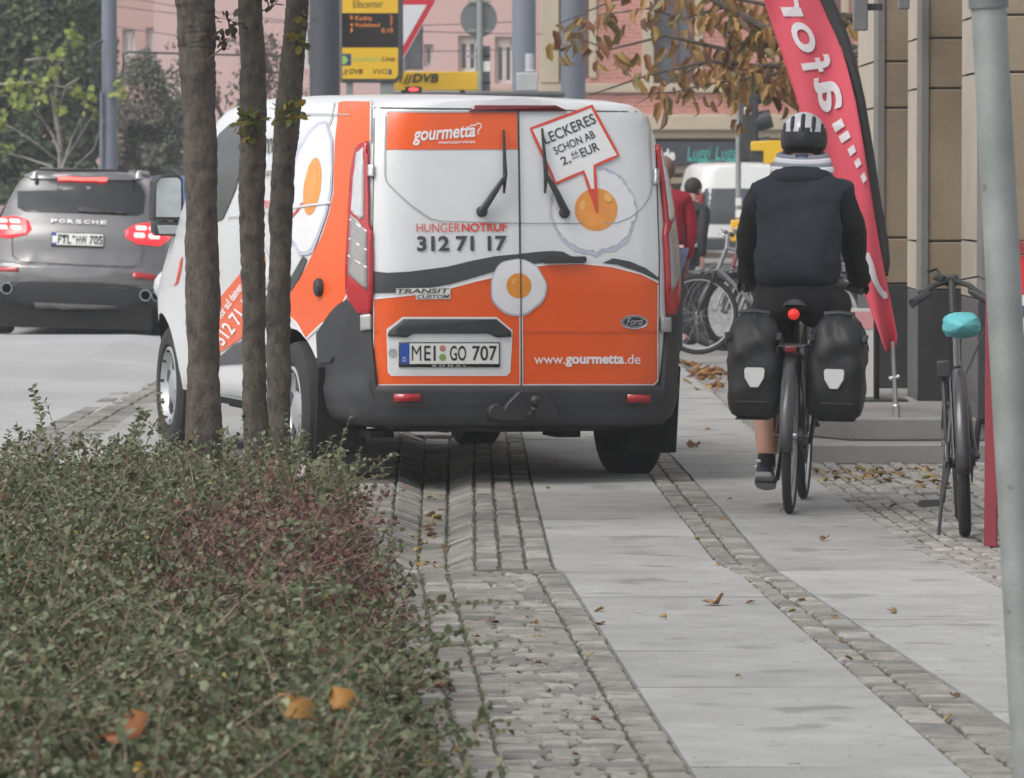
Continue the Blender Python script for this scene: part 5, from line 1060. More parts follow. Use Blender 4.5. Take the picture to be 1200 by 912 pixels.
# ================================================================== BICYCLES
M_bframe = mat('black_frame_paint', (.018,.018,.02), .3, var=.05, coat=.5)
M_spoke = mat('spoke_steel', (.35,.35,.36), .35, metal=.8, var=0.)
def bicycle(e, r=.345, wb=1.06, frame=None, saddle_z=.98, bar=((-.28,.74,1.02),(0,.90,1.04),(.28,.74,1.02)), crank=0., fender=True, rack=True, light=True, fcol2=None, tyre=.021, low=False, stem_z=.98, grip=True, detail=True, rimm=None):
    fm = frame or M_bframe; bb = Vector((0, .44, .29)); ra = Vector((0,0,r)); fa = Vector((0,wb,r)); st = Vector((0, .30, saddle_z-.20)); ht = Vector((0, wb-.24, stem_z-.09)); hb = Vector((0, wb-.17, stem_z-.27 if not low else .55))
    b = MB()
    b.tube([bb, st], .017, 8); b.tube([st, ht] if not low else [bb.lerp(st, .35), hb], .015, 8); b.tube([bb, hb], .019, 8); b.tube([ht, hb], .02, 8)
    for s in (-1, 1):
        b.tube([ra+Vector((s*.06,0,0)), bb+Vector((s*.035,-.03,0))], .010, 6); b.tube([ra+Vector((s*.06,0,0)), st+Vector((s*.02,-.02,-.05))], .009, 6)
    b.tube([ra+Vector((-.075,0,0)), ra+Vector((.075,0,0))], .012, 8); b.tube([bb+Vector((-.05,0,0)), bb+Vector((.05,0,0))], .026, 10)
    b.build('frame', fm, e)
    b = MB()
    for s in (-1, 1): b.tube([hb+Vector((s*.05,.02,-.04)), fa+Vector((s*.058,-.03,.08)), fa+Vector((s*.055,0,0))], [.014,.012,.009], 7)
    b.tube([hb+Vector((-.05,.02,-.04)), hb+Vector((.05,.02,-.04))], .016, 7); b.tube([fa+Vector((-.07,0,0)), fa+Vector((.07,0,0))], .010, 8); b.build('fork', fcol2 or fm, e)
    for c in (ra, fa):
        M = Matrix.Translation(c) @ Matrix.Rotation(math.pi/2, 4, 'Y'); w_ = MB()
        w_.tube([M @ Vector(((r-tyre)*math.cos(a), (r-tyre)*math.sin(a), 0)) for a in [2*math.pi*i/48 for i in range(48)]], tyre, 9, closed=True); wo = w_.build('wheel', M_rub, e)
        w_ = MB(); w_.lathe([(r-.055,-.011),(r-.036,-.013),(r-.036,.013),(r-.055,.011)], 48, M, closed=True); w_.build('rim', rimm or M_silver, wo)
        w_ = MB(); w_.lathe([(0,-.035),(.022,-.03),(.018,0),(.022,.03),(0,.035)], 12, M)
        for i in range(24 if detail else 16):
            a = 2*math.pi*i/(24 if detail else 16); s = (-1)**i; w_.tube([M @ Vector((.02*math.cos(a+.9*s), .02*math.sin(a+.9*s), s*.028)), M @ Vector(((r-.05)*math.cos(a), (r-.05)*math.sin(a), 0))], .0016, 3, cap=False)
        w_.build('spokes', rimm and M_galv or M_spoke, wo)
        if fender:
            a0, a1 = (math.radians(-8), math.radians(178)) if c is ra else (math.radians(40), math.radians(170)); w_ = MB()
            def ff(u, v):
                a = a0+(a1-a0)*u; q = (v-.5)*2; rr = r+.018+.014*(1-q*q); return M @ Vector((rr*-math.sin(a-math.pi/2)*1.0, 0, 0)) if False else c+Vector((q*.030, -rr*math.cos(a), rr*math.sin(a)))
            w_.grid(ff, 30, 6); w_.build('fender', mat('fender_dark', (.035,.035,.037), .35, var=.1, coat=.4), e, solid=.002)
    b = MB(); L, C_, Rr = [Vector(q) for q in bar]; b.tube([L, L.lerp(C_, .55)+Vector((0,.03,.02)), C_, Rr.lerp(C_, .55)+Vector((0,.03,.02)), Rr], .0125, 8); b.tube([ht, Vector((0, C_.y-.03, C_.z-.01)), C_], .016, 8); hbm = b.build('handlebar', M_black if not fcol2 else M_silver, e)
    for P_ in (L, Rr):
        d = (P_-P_.lerp(C_, .5)); d.normalize(); g = MB(); g.tube([P_, P_-d*.12], .018, 9); g.build('grip', M_black, hbm)
        g = MB(); q = P_-d*.15; g.tube([q, q+Vector((0,.05,-.01)), P_+Vector((0,.06,-.02))], .006, 6); g.build('brake_lever', M_silver if fcol2 else M_black, hbm)
    b = MB(); b.tube([st, Vector((0, .235, saddle_z-.05))], .014, 8); b.build('seat_post', M_silver if not rack else M_black, e)
    b = MB(); sy = .20
    def sf(u, v):
        y = sy-.15+.29*u; wv = .075*math.exp(-((u-.12)/.33)**2)*.45+.018; a = math.pi*2*v; return (wv*math.cos(a), y, saddle_z-.03+(.030 if math.sin(a) > 0 else .022)*math.sin(a)*(1 if 0 < u < 1 else .2))
    b.grid(sf, 14, 16); b.build('saddle', M_black, e)
    cr = MB(); ca = Vector((0, math.sin(crank)*.17, -math.cos(crank)*.17))
    for s in (-1, 1):
        q = bb+ca*(1 if s < 0 else -1)+Vector((s*.085,0,0)); cr.bar(bb+Vector((s*.06,0,0)), q, .022, .014)
    M = Matrix.Translation(bb+Vector((.045,0,0))) @ Matrix.Rotation(math.pi/2, 4, 'Y'); cr.lathe([(.03,-.003),(.088,-.003),(.088,.003),(.03,.003)], 30, M, closed=True); cro = cr.build('crank', M_silver if fcol2 else M_black, e)
    for s in (-1, 1):
        q = bb+ca*(1 if s < 0 else -1)+Vector((s*.135,0,0)); p_ = MB(); p_.tube([q-Vector((s*.05,0,0)), q+Vector((s*.045,0,0))], .008, 6)
        for dy in (-.045, .045): p_.box(q.x-.048, q.x+.048, q.y+dy-.008, q.y+dy+.008, q.z-.012, q.z+.012)
        for dx in (-.044, .044): p_.box(q.x+dx-.005, q.x+dx+.005, q.y-.045, q.y+.045, q.z-.011, q.z+.011)
        p_.build('pedal', M_black, cro)
    ch = MB(); ch.bar(bb+Vector((.045,0,.085)), ra+Vector((.045,0,.035)), .006, .010); ch.bar(bb+Vector((.045,0,-.085)), ra+Vector((.045,0,-.035)), .006, .010); ch.lathe([(0,-.01),(.04,-.01),(.04,.01),(0,.01)], 16, Matrix.Translation(ra+Vector((.045,0,0))) @ Matrix.Rotation(math.pi/2, 4, 'Y')); ch.build('chain', M_black, e)
    if rack:
        b = MB(); z = r*2+.055
        for s in (-1, 1): b.tube([ra+Vector((s*.075,0,.02)), Vector((s*.06,-.10,z)), Vector((s*.06,.24,z)), st+Vector((s*.02,0,-.1))], .006, 6); b.tube([ra+Vector((s*.075,0,.02)), Vector((s*.06,.06,z))], .006, 6)
        for y in (-.10, 0, .1, .2): b.tube([(-.06,y,z), (.06,y,z)], .005, 6)
        b.build('luggage_rack', M_black, e)
    if light:
        z = r*2+.045 if rack else saddle_z-.14
        b = MB(); b.box(-.026,.026,-.145,-.115,z-.016,z+.014); b.build('rear_light', M_dred, e, bevel=.006)
    return e
# ---- the ridden bicycle
gB = G(925, 602, .014); BYAW = R(-6.6); BLEAN = R(1.0)
bk = empty('bicycle', tuple(gB), (0, BLEAN, BYAW), label='black touring bicycle ridden along the right slab path', cat='bicycle')
bicycle(bk, bar=((-.27,.66,.985),(0,.84,1.03),(.27,.66,.985)), saddle_z=.950, crank=.05)
b = MB(); b.ell((0,.03,.885), (.026,.02,.025)); b.build('saddle_light', mat('red_light_on', (.5,.02,.02), .3, var=0., emit=(1,.04,.03), es=.35), bk)
# rear dynamo reflectors and brake on the rack side
BM = Matrix.Translation(gB) @ Euler((0, BLEAN, BYAW)).to_matrix().to_4x4()
def pannier(x0, x1, lab, mir):
    cx = (x0+x1)/2; wd = abs(x1-x0); e = empty('pannier_bag', tuple(BM @ Vector((cx, .03, .42))), (0, BLEAN, BYAW), label=lab, cat='bag', group='pannier bags on the ridden bicycle')
    r = np.random.default_rng(5 if mir else 6); prof = [(0,.62,.60),(.012,.86,.84),(.05,.97,.95),(.12,1.,1.),(.20,.99,1.),(.28,.97,.98),(.35,.93,.93),(.40,.86,.80),(.435,.74,.60),(.455,.60,.40),(.468,.52,.28),(.474,.3,.12)]
    b = MB(); n = 40; hx, hy = wd/2, .15; vs = []
    zs = np.linspace(0, .474, 26)
    for z in zs:
        kx = np.interp(z, [p[0] for p in prof], [p[1] for p in prof]); ky = np.interp(z, [p[0] for p in prof], [p[2] for p in prof])
        for j in range(n):
            a = 2*math.pi*j/n; cc, ss = math.cos(a), math.sin(a); q = 5.
            rr = 1/((abs(cc)**q+abs(ss)**q)**(1/q)); w_ = .0065*(math.sin(7*a+z*27+mir)+.9*math.sin(3*a-z*37)+.6*math.sin(11*a+z*61))*(1 if z > .27 else .4)
            xx = hx*kx*rr*cc+w_*cc; ou = max(0, (-1 if mir else 1)*xx/hx); vs.append((xx+.012*math.sin(z*9)*(1 if mir else -1)-.02*(-1 if mir else 1)*ou*max(0, .12-z)/.12, hy*ky*rr*ss+w_*ss, z*(1-.11*ou**2)+.03*ou*max(0, .10-z)))
    fs = [(i*n+j, i*n+(j+1) % n, (i+1)*n+(j+1) % n, (i+1)*n+j) for i in range(len(zs)-1) for j in range(n)]+[tuple(range(n-1,-1,-1)), tuple(range((len(zs)-1)*n, len(zs)*n))]
    b.add(vs, fs); b.build('bag_body', mat('pannier_tarpaulin', (.011,.0115,.0125), .5, var=.2, vs=9., bump=.35, bs=18), e, smooth=70)
    b = MB(); b.tube([(-hx*.52,-.02,.468),(0,-.03,.474),(hx*.52,-.02,.466)], .013, 10); b.build('rolled_top', mat('pannier_roll', (.03,.03,.032), .5, var=.2), e)
    k = -1 if mir else 1; ox = .012*(-k)
    b = MB(); b.tube([(-hx*.45,-.03,.462),(-hx*.78,-.075,.40),(-hx*.98,-.10,.33)], .006, 6); b.tube([(hx*.45,-.03,.462),(hx*.78,-.075,.40),(hx*.98,-.10,.33)], .006, 6); b.build('closure_strap', M_black, e)
    for s_ in (-1, 1): b = MB(); b.obox((s_*hx*.90,-.105,.365), (.028,.016,.036), (R(-20),0,R(-s_*35))); b.build('buckle', M_dkpl, e, bevel=.004)
    b = MB(); b.box(-hx*.55, hx*.55, -hy-.014, -hy+.02, .075, .082); b.build('welded_seam', mat('pannier_seam', (.03,.03,.032), .35, var=.1), e)
    b = MB(); b.prism([(-.045,.035),(-.038,.045),(.038,.045),(.045,.035),(.043,.0),(.018,-.042),(-.018,-.042),(-.043,0)], (ox, -hy-.020, .185), (1,0,0), (0,0,1), (0,.03,0)); b.build('reflector', mat('reflector_white', (.62,.62,.60), .35, var=.05), e, bevel=.003)
    b = MB(); b.box(-hx-.003, -hx+.012, -.03, .03, .02, .10) if mir is False else b.box(hx-.012, hx+.003, -.03, .03, .02, .10); b.box(-hx*.6, hx*.6, -.10, .10, -.004, .004); b.build('base_trim', M_black, e, bevel=.005)
    b = MB(); b.ribbon([(0,0)], 1, None) if False else b.box(-.010, .010, -hy*.62, -hy*.62+.01, .40, .465); b.build('strap', M_black, e)
pannier(-.295, -.045, 'black roll top pannier on the left side of the ridden bicycle', True)
pannier(.075, .335, 'black roll top pannier on the right side of the ridden bicycle', False)

# ---- the cyclist
M_navy = mat('navy_hoodie', (.013,.017,.026), .85, var=.3, vs=11., bump=.8, bs=9)
M_blk = mat('black_cloth', (.010,.010,.011), .85, var=.2, vs=14., bump=.2, bs=30)
cy = empty('person', tuple(gB), (0, BLEAN, BYAW), label='cyclist seen from behind in dark navy hoodie, black shorts and silver helmet', cat='person')
hp = [(0,.22,1.02),(0,.26,1.14),(0,.33,1.29),(0,.41,1.42),(0,.475,1.515),(0,.50,1.56),(0,.535,1.63),(0,.55,1.70),
      (-.178,.41,1.415),(-.235,.47,1.22),(-.245,.60,1.05),(.178,.41,1.415),(.24,.47,1.22),(.25,.60,1.05),
      (-.09,.24,.96),(-.14,.52,.64),(-.135,.43,.43),(-.128,.37,.21),(.09,.24,.96),(.15,.63,.90),(.135,.54,.72),(.12,.42,.55),(-.252,.655,1.01),(.258,.655,1.01)]
he = [(0,1),(1,2),(2,3),(3,4),(4,5),(5,6),(6,7),(3,8),(8,9),(9,10),(3,11),(11,12),(12,13),(0,14),(14,15),(15,16),(16,17),(0,18),(18,19),(19,20),(20,21),(10,22),(13,23)]
hr = [(.13,.10),(.125,.09),(.14,.10),(.14,.095),(.07,.07),(.058,.058),(.078,.095),(.07,.085),.07,.046,.032,.07,.046,.032,.088,.066,.068,.046,.088,.066,.066,.046,.034,.034]
skin('body', hp, he, hr, [M_skin], cy, root=0)
# hoodie: torso and sleeves a little outside the body
ti = [0,1,2,3,4,8,9,10,11,12,13,22,23]; mp = {k: i for i, k in enumerate(ti)}
tr = {0:(.215,.16),1:(.215,.16),2:(.235,.165),3:(.235,.15),4:(.125,.11),8:.090,9:.068,10:.052,11:.090,12:.068,13:.052,22:.048,23:.048}
ed = [(mp[a], mp[c]) for a, c in he if a in mp and c in mp]
V0 = [hp[k] for k in ti]; V0[0] = (0,.205,.965)
def hoodmat(c):
    return 1 if (abs(c.x) > .215 and c.z < 1.42) else 0
ho = skin('hoodie', V0, ed, [tr[k] for k in ti], [M_navy, M_blk, M_blk], cy, root=0, matfn=hoodmat, sub=3, wrinkle=.045)
skin('shorts', [(0,.22,.97),(-.09,.25,.93),(-.115,.43,.755),(-.12,.49,.69),(.09,.25,.94),(.135,.50,.905),(.142,.56,.90),(0,.25,1.09)], [(0,1),(1,2),(2,3),(0,4),(4,5),(5,6),(0,7)], [(.240,.19),(.155,.16),.115,.105,(.150,.155),.115,.100,(.18,.14)], [M_blk], cy, root=0, sub=3, wrinkle=.03)
# hood lying on the shoulders: dark outside, pale striped lining
b = MB()
for k, (rr, m_) in enumerate(((.030,0),(.026,1),(.024,0),(.020,1))):
    b.tube([Vector(((.125-.006*k)*math.cos(a), .455+.012*k+(.095-.005*k)*math.sin(a), 1.525+.021*k+.012*math.sin(a))) for a in [2*math.pi*i/36 for i in range(36)]], rr*.72, 8, m_, closed=True)
b.build('hood', [mat('hood_lining', (.66,.66,.68), .9, var=.1), mat('hood_stripe', (.24,.25,.29), .9, var=.1)], cy)
b = MB(); b.ell((0,.40,1.485), (.150,.085,.065)); b.build('hood_back', M_navy, cy)
hd = Vector((0,.55,1.668))
b = MB(); b.ell(tuple(hd+Vector((0,-.01,-.035))), (.082,.098,.085)); b.build('hair', mat('dark_hair', (.03,.022,.016), .8, var=.3, vs=60.), cy)
b = MB()
for s in (-1, 1): b.ell((s*.088,.545,1.635), (.012,.022,.033)); b.ell((s*.032,.632,1.675), (.013,.008,.008), mi=0)
b.ell((0,.650,1.645), (.016,.022,.022)); b.ell((0,.632,1.605), (.026,.010,.008)); b.build('face', M_skin, cy)
# helmet
hc = Vector((0,.55,1.665)); hr_ = Vector((.101,.137,.117)); 
b = MB(); b.grid(lambda u, v: (hc.x+hr_.x*math.sin(u*1.95)*math.cos(v*6.2832), hc.y+hr_.y*math.sin(u*1.95)*math.sin(v*6.2832), hc.z+hr_.z*math.cos(u*1.95)), 12, 36)
b.mi = [1 if (k//36)/12 < .60+.06*math.sin((k % 36)/36*6.28*5) else 0 for k in range(len(b.mi))]
hl = b.build('helmet', [mat('helmet_black', (.016,.016,.018), .4, var=.05), mat('helmet_silver', (.56,.57,.60), .3, metal=.15, var=.12, vs=14.)], cy, solid=.012)
def hp_(lat, lon, o): return hc+Vector(((hr_.x+o)*math.sin(lat)*math.cos(lon), (hr_.y+o)*math.sin(lat)*math.sin(lon), (hr_.z+o)*math.cos(lat)))
b = MB()
for x0_ in (-.080, -.045, .0, .045, .080):
    pts = []
    for i in range(17):
        t0_ = -1.3; t = t0_+(.95)*i/16; kx = x0_/.101; yy = math.sin(t); zz = math.cos(t); sc_ = math.sqrt(max(.02, 1-kx*kx)); taper_ = 1-.25*abs(math.sin(t))
        q_ = Vector((x0_, hr_.y*yy*sc_, hr_.z*zz*sc_)); nn_ = Vector((q_.x/hr_.x**2, q_.y/hr_.y**2, q_.z/hr_.z**2)).normalized(); pts.append(hc+q_+nn_*.002)
    b.tube(pts, [.003]+[.008]*2+[.0115]*11+[.008]*2+[.003], 8)
b.build('helmet_vent', MATS['helmet_black'], hl)
b = MB(); b.obox((0,.415,1.585), (.06,.03,.025), (R(-15),0,0)); b.build('helmet_dial', mat('helmet_blue', (.02,.035,.10), .5, var=.1), hl, bevel=.008)
# shoes
def shoe(c, pitch, col):
    M = Matrix.Translation(c) @ Matrix.Rotation(pitch, 4, 'X'); b = MB(); S_ = [(-.095,.022,.055,.0),(-.085,.034,.085,0),(-.05,.038,.095,0),(0,.040,.080,0),(.06,.047,.062,0),(.11,.048,.05,0),(.155,.038,.04,0),(.175,.016,.03,0)]; vs = []; n = 16
    for y, w_, h, _ in S_:
        for j in range(n):
            a = 2*math.pi*j/n; vs.append((w_*math.cos(a)*(1 if math.sin(a) < 0 else .9), y, max(-.0, .0)+(h*.5+h*.5*math.sin(a) if math.sin(a) > -.7 else h*.5*(1-.75))))
    fs = [(i*n+j, i*n+(j+1) % n, (i+1)*n+(j+1) % n, (i+1)*n+j) for i in range(len(S_)-1) for j in range(n)]+[tuple(range(n-1,-1,-1)), tuple(range((len(S_)-1)*n, len(S_)*n))]
    b.add(vs, fs, 0, M); o = b.build('shoe', col, cy, smooth=60)
    b = MB(); b.prism([(-.036,-.098),(.036,-.098),(.042,-.03),(.05,.08),(.042,.155),(.015,.18),(-.02,.178),(-.044,.14),(-.05,.07),(-.042,-.03)], (0,0,-.012), (1,0,0), (0,1,0), (0,0,.026)); b.v = [tuple(M @ Vector(v)) for v in b.v]; b.build('sole', mat('shoe_sole', (.30,.30,.30), .7, var=.1), o, bevel=.006)
    b = MB(); b.box(-.036,.036,-.10,-.06,.055,.07); b.box(-.046,.046,-.03,.02,.045,.062); b.v = [tuple(M @ Vector(v)) for v in b.v]; b.build('shoe_stripe', mat('shoe_white', (.5,.5,.5), .6, var=.05), o, bevel=.008)
M_shoe = mat('shoe_dark_blue', (.022,.026,.04), .7, var=.2, vs=30.)
shoe(Vector((-.14,.42,.125)), R(-16), M_shoe); shoe(Vector((.13,.47,.475)), R(-6), M_shoe)
for c_ in (Vector((-.130,.372,.215)), Vector((.12,.42,.555))):
    b = MB(); b.tube([c_-Vector((0,0,.03)), c_+Vector((0,.003,.03))], [.042,.040], 12); b.build('sock', M_blk, cy)
# gloved hands closed round the grips: palm plus five separate fingers
def hand(s):
    wv = Vector((s*.253,.64,1.025)); g0 = Vector((s*.27,.66,.985)); d = (Vector((s*.135,.78,1.03))-g0).normalized()
    V = [wv, wv+Vector((s*.004,.035,-.002)), wv+Vector((s*.004,.065,-.008))]; E_ = [(0,1),(1,2)]; Rd = [(.03,.024),(.034,.02),(.030,.017)]
    sideways = d; fw = Vector((0,0,0))+d.cross(Vector((0,0,1))).normalized()
    if fw.y < 0: fw = -fw
    for k in range(4):
        L = (.9,1.,.95,.78)[k]; k0 = wv+Vector((0,.058,-.004))+sideways*(-.030+.021*k)
        a = len(V); V += [k0, k0+fw*.026*L+Vector((0,0,-.006)), k0+fw*.036*L+Vector((0,0,-.030)), k0+fw*.018*L+Vector((0,0,-.050))]; E_ += [(2,a),(a,a+1),(a+1,a+2),(a+2,a+3)]; Rd += [.011,.0095,.009,.008]
    a = len(V); k0 = wv+Vector((-s*.03,.025,-.01)); V += [k0, k0+Vector((-s*.016,.022,-.018)), k0+Vector((-s*.010,.042,-.034))]; E_ += [(1,a),(a,a+1),(a+1,a+2)]; Rd += [.012,.0105,.009]
    skin('glove', V, E_, Rd, [M_blk], cy, sub=1)
hand(-1); hand(1)

# ---- parked bicycle with turquoise saddle cover, right
gR = G(1131, 630, .012)
pk = empty('bicycle', tuple(gR), (0, R(-2.5), R(-4)), label='parked black city bicycle with turquoise saddle cover beside the grey post', cat='bicycle')
bicycle(pk, r=.335, saddle_z=.905, bar=((-.175,.66,.965),(0,.90,1.05),(.16,.70,.955)), crank=-.12, stem_z=1.0, low=True, rack=False, light=False, tyre=.025)
b = MB(); b.grid(lambda u, v: ((.082*math.exp(-((u-.25)/.5)**2)+.006)*math.copysign(abs(math.cos(6.2832*v))**.6, math.cos(6.2832*v))*(.98+.04*math.sin(9*v*6.28+u*9))*max(0, math.sin(math.pi*u))**.4+.022, .02+.31*u, .876+.05*math.copysign(abs(math.sin(6.2832*v))**.7, math.sin(6.2832*v))*max(0, math.sin(math.pi*u))**.4+.006*math.sin(u*23+v*25)*math.sin(math.pi*u)), 18, 28)
[bpy.data.objects.remove(q) for q in list(sc.objects) if q.parent == pk and q.name.startswith('saddle')]; b.build('saddle_cover', mat('turquoise_cover', (.10,.42,.44), .5, var=.12, vs=14., bump=.3, bs=25), pk)
b = MB(); b.prism([(-.04,-.02),(.30,-.05),(.50,-.05),(.53,.05),(.46,.10),(.0,.06)], (-.052,0,.335), (0,1,0), (0,0,1), (-.02,0,0)); b.build('chain_guard', mat('chain_guard_black', (.02,.02,.022), .25, var=.1, coat=.6), pk, bevel=.006)
b = MB(); b.tube([(-.04,.06,.34),(-.09,-.02,.16),(-.11,-.06,.02)], .008, 7); b.build('kickstand', M_black, pk)
b = MB(); b.prism([(-.24,.34),(-.10,.60),(.12,.66),(.27,.52),(.30,.36),(.1,.30)], (-.034,0,0), (0,1,0), (0,0,1), (-.004,0,0)); b.build('skirt_guard', mat('skirt_guard_grey', (.11,.115,.12), .45, var=.2, vs=9.), pk)
b = MB(); b.box(-.085,-.03,.16,.24,.66,.73); b.tube([(-.06,.2,.66),(-.06,.1,.40)], .012, 6); b.build('frame_lock', M_black, pk, bevel=.01)

# ---- bicycles parked in the distance beyond the van
def far_bike(px, D, yaw, lab, fr, f2, rimm=None):
    p = at(px, 372, D); dr = Vector((-math.sin(yaw), math.cos(yaw), 0)); o = Vector((p.x, D, 0))-dr*1.06
    e = empty('bicycle', (o.x, o.y, .01), (0, R(3), yaw), label=lab, cat='bicycle', group='bicycles parked beyond the van'); bicycle(e, frame=fr, fcol2=f2, bar=((-.29,.80,1.03),(0,.84,1.05),(.29,.80,1.03)), stem_z=1.0, rack=False, light=False, detail=False, tyre=.024, rimm=rimm)
far_bike(818, 43.6, R(82), 'silver and red bicycle nearest the van, front wheel fully visible', mat('silver_red_frame', (.22,.22,.23), .35, metal=.3, var=.05), M_bframe)
far_bike(856, 46.2, R(80), 'black bicycle furthest right of those beyond the van', M_bframe, M_bframe, M_black)
far_bike(848, 44.5, R(66), 'dark bicycle parked just behind the silver and red one', mat('dark_blue_frame', (.03,.035,.05), .35, var=.05, coat=.5), M_bframe, M_black)
far_bike(838, 45.4, R(100), 'dark red bicycle parked deepest in the row beyond the van', mat('dark_red_frame', (.17,.02,.025), .35, var=.05, coat=.5), M_silver, M_black)

far_bike(866, 44.2, R(112), 'black city bicycle turned away among the parked bicycles', M_bframe, M_bframe, M_black)
far_bike(846, 46.9, R(88), 'dark green bicycle deep among the parked bicycles', mat('dark_green_frame', (.02,.04,.03), .35, var=.05, coat=.5), M_bframe, M_black)
b = MB(); b.obox((0,.90,1.05), (.06,.05,.05)); b.obox((-.055,.87,1.065), (.05,.05,.035), (0,R(20),0)); b.build('bell', M_black, pk, bevel=.01)
b = MB(); b.tube([(-.04,.90,1.06),(-.06,.97,1.10),(-.10,.95,1.09)], .007, 6); b.tube([(.03,.9,1.05),(.12,1.0,1.06),(.22,.92,1.0),(.12,.85,.8),(.02,.78,.6)], .0045, 6); b.tube([(.02,.9,1.05),(.10,1.02,1.01),(.17,.95,.9),(.03,.80,.62)], .0045, 6); b.build('brake_cable', M_black, pk)
# ================================================================== FURTHER PEOPLE
def walker(px, D, H_, yaw, lab, top, legs, hair, bend=0., arm=None, bag=None):
    x = rx(D, px); e = empty('person', (x, D, gz(D)), (0, 0, yaw), label=lab, cat='person'); k = H_/1.75; sn, cs = math.sin(bend), math.cos(bend)
    def T(x, y, z):
        if z > .95: dz = z-.95; dy = y; y, z = dy*cs+dz*sn, .95+dz*cs-dy*sn
        return (x*k, y*k, z*k)
    V = [T(0,0,.98),T(0,-.005,1.15),T(0,.0,1.33),T(0,.0,1.44),T(0,.01,1.53),T(0,.025,1.62),T(0,.03,1.69),T(-.19,0,1.42),T(-.235,-.02,1.14),T(-.23,.06,.90),T(.19,0,1.42),T(.235,-.02,1.14),T(.23,.06,.90),T(-.09,0,.90),T(-.095,.02,.48),T(-.10,-.02,.09),T(.09,0,.90),T(.095,.02,.48),T(.10,-.02,.09),T(-.10,.15,.035),T(.10,.15,.035)]
    E_ = [(0,1),(1,2),(2,3),(3,4),(4,5),(5,6),(3,7),(7,8),(8,9),(3,10),(10,11),(11,12),(0,13),(13,14),(14,15),(0,16),(16,17),(17,18),(15,19),(18,20)]
    Rr = [(.12,.09),(.11,.08),(.11,.075),(.10,.06),.05,(.072,.088),(.066,.08),.04,.036,.03,.04,.036,.03,.085,.055,.038,.085,.055,.038,.035,.035]
    sc_ = lambda L: [tuple(q*k for q in r) if hasattr(r, '__len__') else r*k for r in L]
    skin('body', V, E_, sc_(Rr), [M_skin], e)
    skin('sweater', [V[i] for i in (0,1,2,3,4,7,8,9,10,11,12)], [(0,1),(1,2),(2,3),(3,4),(3,5),(5,6),(6,7),(3,8),(8,9),(9,10)], sc_([(.19,.145),(.175,.135),(.195,.14),(.185,.125),(.085,.085),.080,.058,.046,.080,.058,.046]), [top], e)
    skin('trousers', [T(0,0,.93)]+[V[i] for i in (13,14,15,16,17,18)], [(0,1),(1,2),(2,3),(0,4),(4,5),(5,6)], sc_([(.155,.12),.10,.072,.06,.10,.072,.06]), [legs], e)
    b = MB(); c = Vector(T(0,.005,1.675)); b.ell(tuple(c), (.092*k,.100*k,.105*k)); b.build('hair', hair, e)
    for s in (-1, 1):
        b = MB(); b.ell((s*.10*k, .05*k, .035*k), (.045*k,.13*k,.04*k)); b.build('shoe', M_blk, e)
    f = MB(); [f.ell(T(s*.03,.115,1.66), (.012,.008,.008)) for s in (-1, 1)]; f.ell(T(0,.125,1.63), (.014,.02,.02)); f.ell(T(0,.115,1.585), (.024,.01,.008)); [f.ell(T(s*.083,.02,1.64), (.012,.02,.03)) for s in (-1,1)]; f.build('face', M_skin, e)
    for s in (-1, 1):
        w_ = Vector(T(s*.23,.06,.90)); VV = [w_, w_+Vector((0,.012,-.05)), w_+Vector((0,.018,-.085))]; EE = [(0,1),(1,2)]; RRR = [(.024,.028),(.016,.034),(.014,.036)]
        for q in range(4):
            a = len(VV); p0 = VV[2]+Vector((0,-.026+.018*q,-.004)); VV += [p0, p0+Vector((-s*.004,.004,-.035)), p0+Vector((-s*.014,.006,-.065-(.0,.012,.01,-.006)[q]))]; EE += [(2,a),(a,a+1),(a+1,a+2)]; RRR += [.009,.0085,.007]
        a = len(VV); p0 = VV[1]+Vector((-s*.012,.028,-.01)); VV += [p0, p0+Vector((-s*.008,.022,-.03)), p0+Vector((-s*.010,.026,-.058))]; EE += [(1,a),(a,a+1),(a+1,a+2)]; RRR += [.010,.009,.008]
        skin('hand', VV, EE, RRR, [M_skin], e, sub=1)
    return e
walker(779, 41.5, 1.66, R(18), 'person in a red sweater half hidden behind the right edge of the van', mat('red_sweater', (.36,.014,.03), .85, var=.15, vs=20.), mat('blue_trousers', (.04,.055,.10), .85, var=.2), mat('grey_brown_hair', (.20,.12,.09), .8, var=.2))
walker(796, 48.5, 1.62, R(-30), 'dark haired person in black jacket bending over the parked bicycles', mat('black_jacket', (.014,.014,.017), .8, var=.2), mat('dark_trousers', (.03,.033,.045), .85, var=.2), mat('black_brown_hair', (.02,.014,.012), .7, var=.3), bend=.42)

# ================================================================== STREET FURNITURE
def mast(name, px0, px1, D, top_py, lab, m, taper_=1., cat='post', group=None):
    r = (px1-px0)/2/6000*D; e = empty(name, (rx(D, (px0+px1)/2), D, gz(D)), label=lab, cat=cat, group=group); zt = at(600, top_py, D).z-gz(D)
    b = MB(); b.lathe([(r*1.06,0),(r*1.05,zt*.3),(r,zt*.5),(r*taper_,zt)], 28); b.build('shaft', m, e)
    b = MB(); b.lathe([(r*1.9,0),(r*1.9,.03),(r*1.35,.05),(r*1.2,.18),(r*1.07,.2)], 28); b.build('base_collar', m, e)
    return e
m1 = mast('lamp_mast', 120, 138, 60, -60, 'slim blue grey mast with a cable loop behind the grey car', M_mast)
b = MB(); o_ = m1.location; L_ = lambda x, y, dz=0: tuple(at(x, y, 60+dz)-o_)
b.tube([L_(119,108,-.1),(L_(119,205,-.1))], .022, 8); b.build('conduit', M_mast, m1)
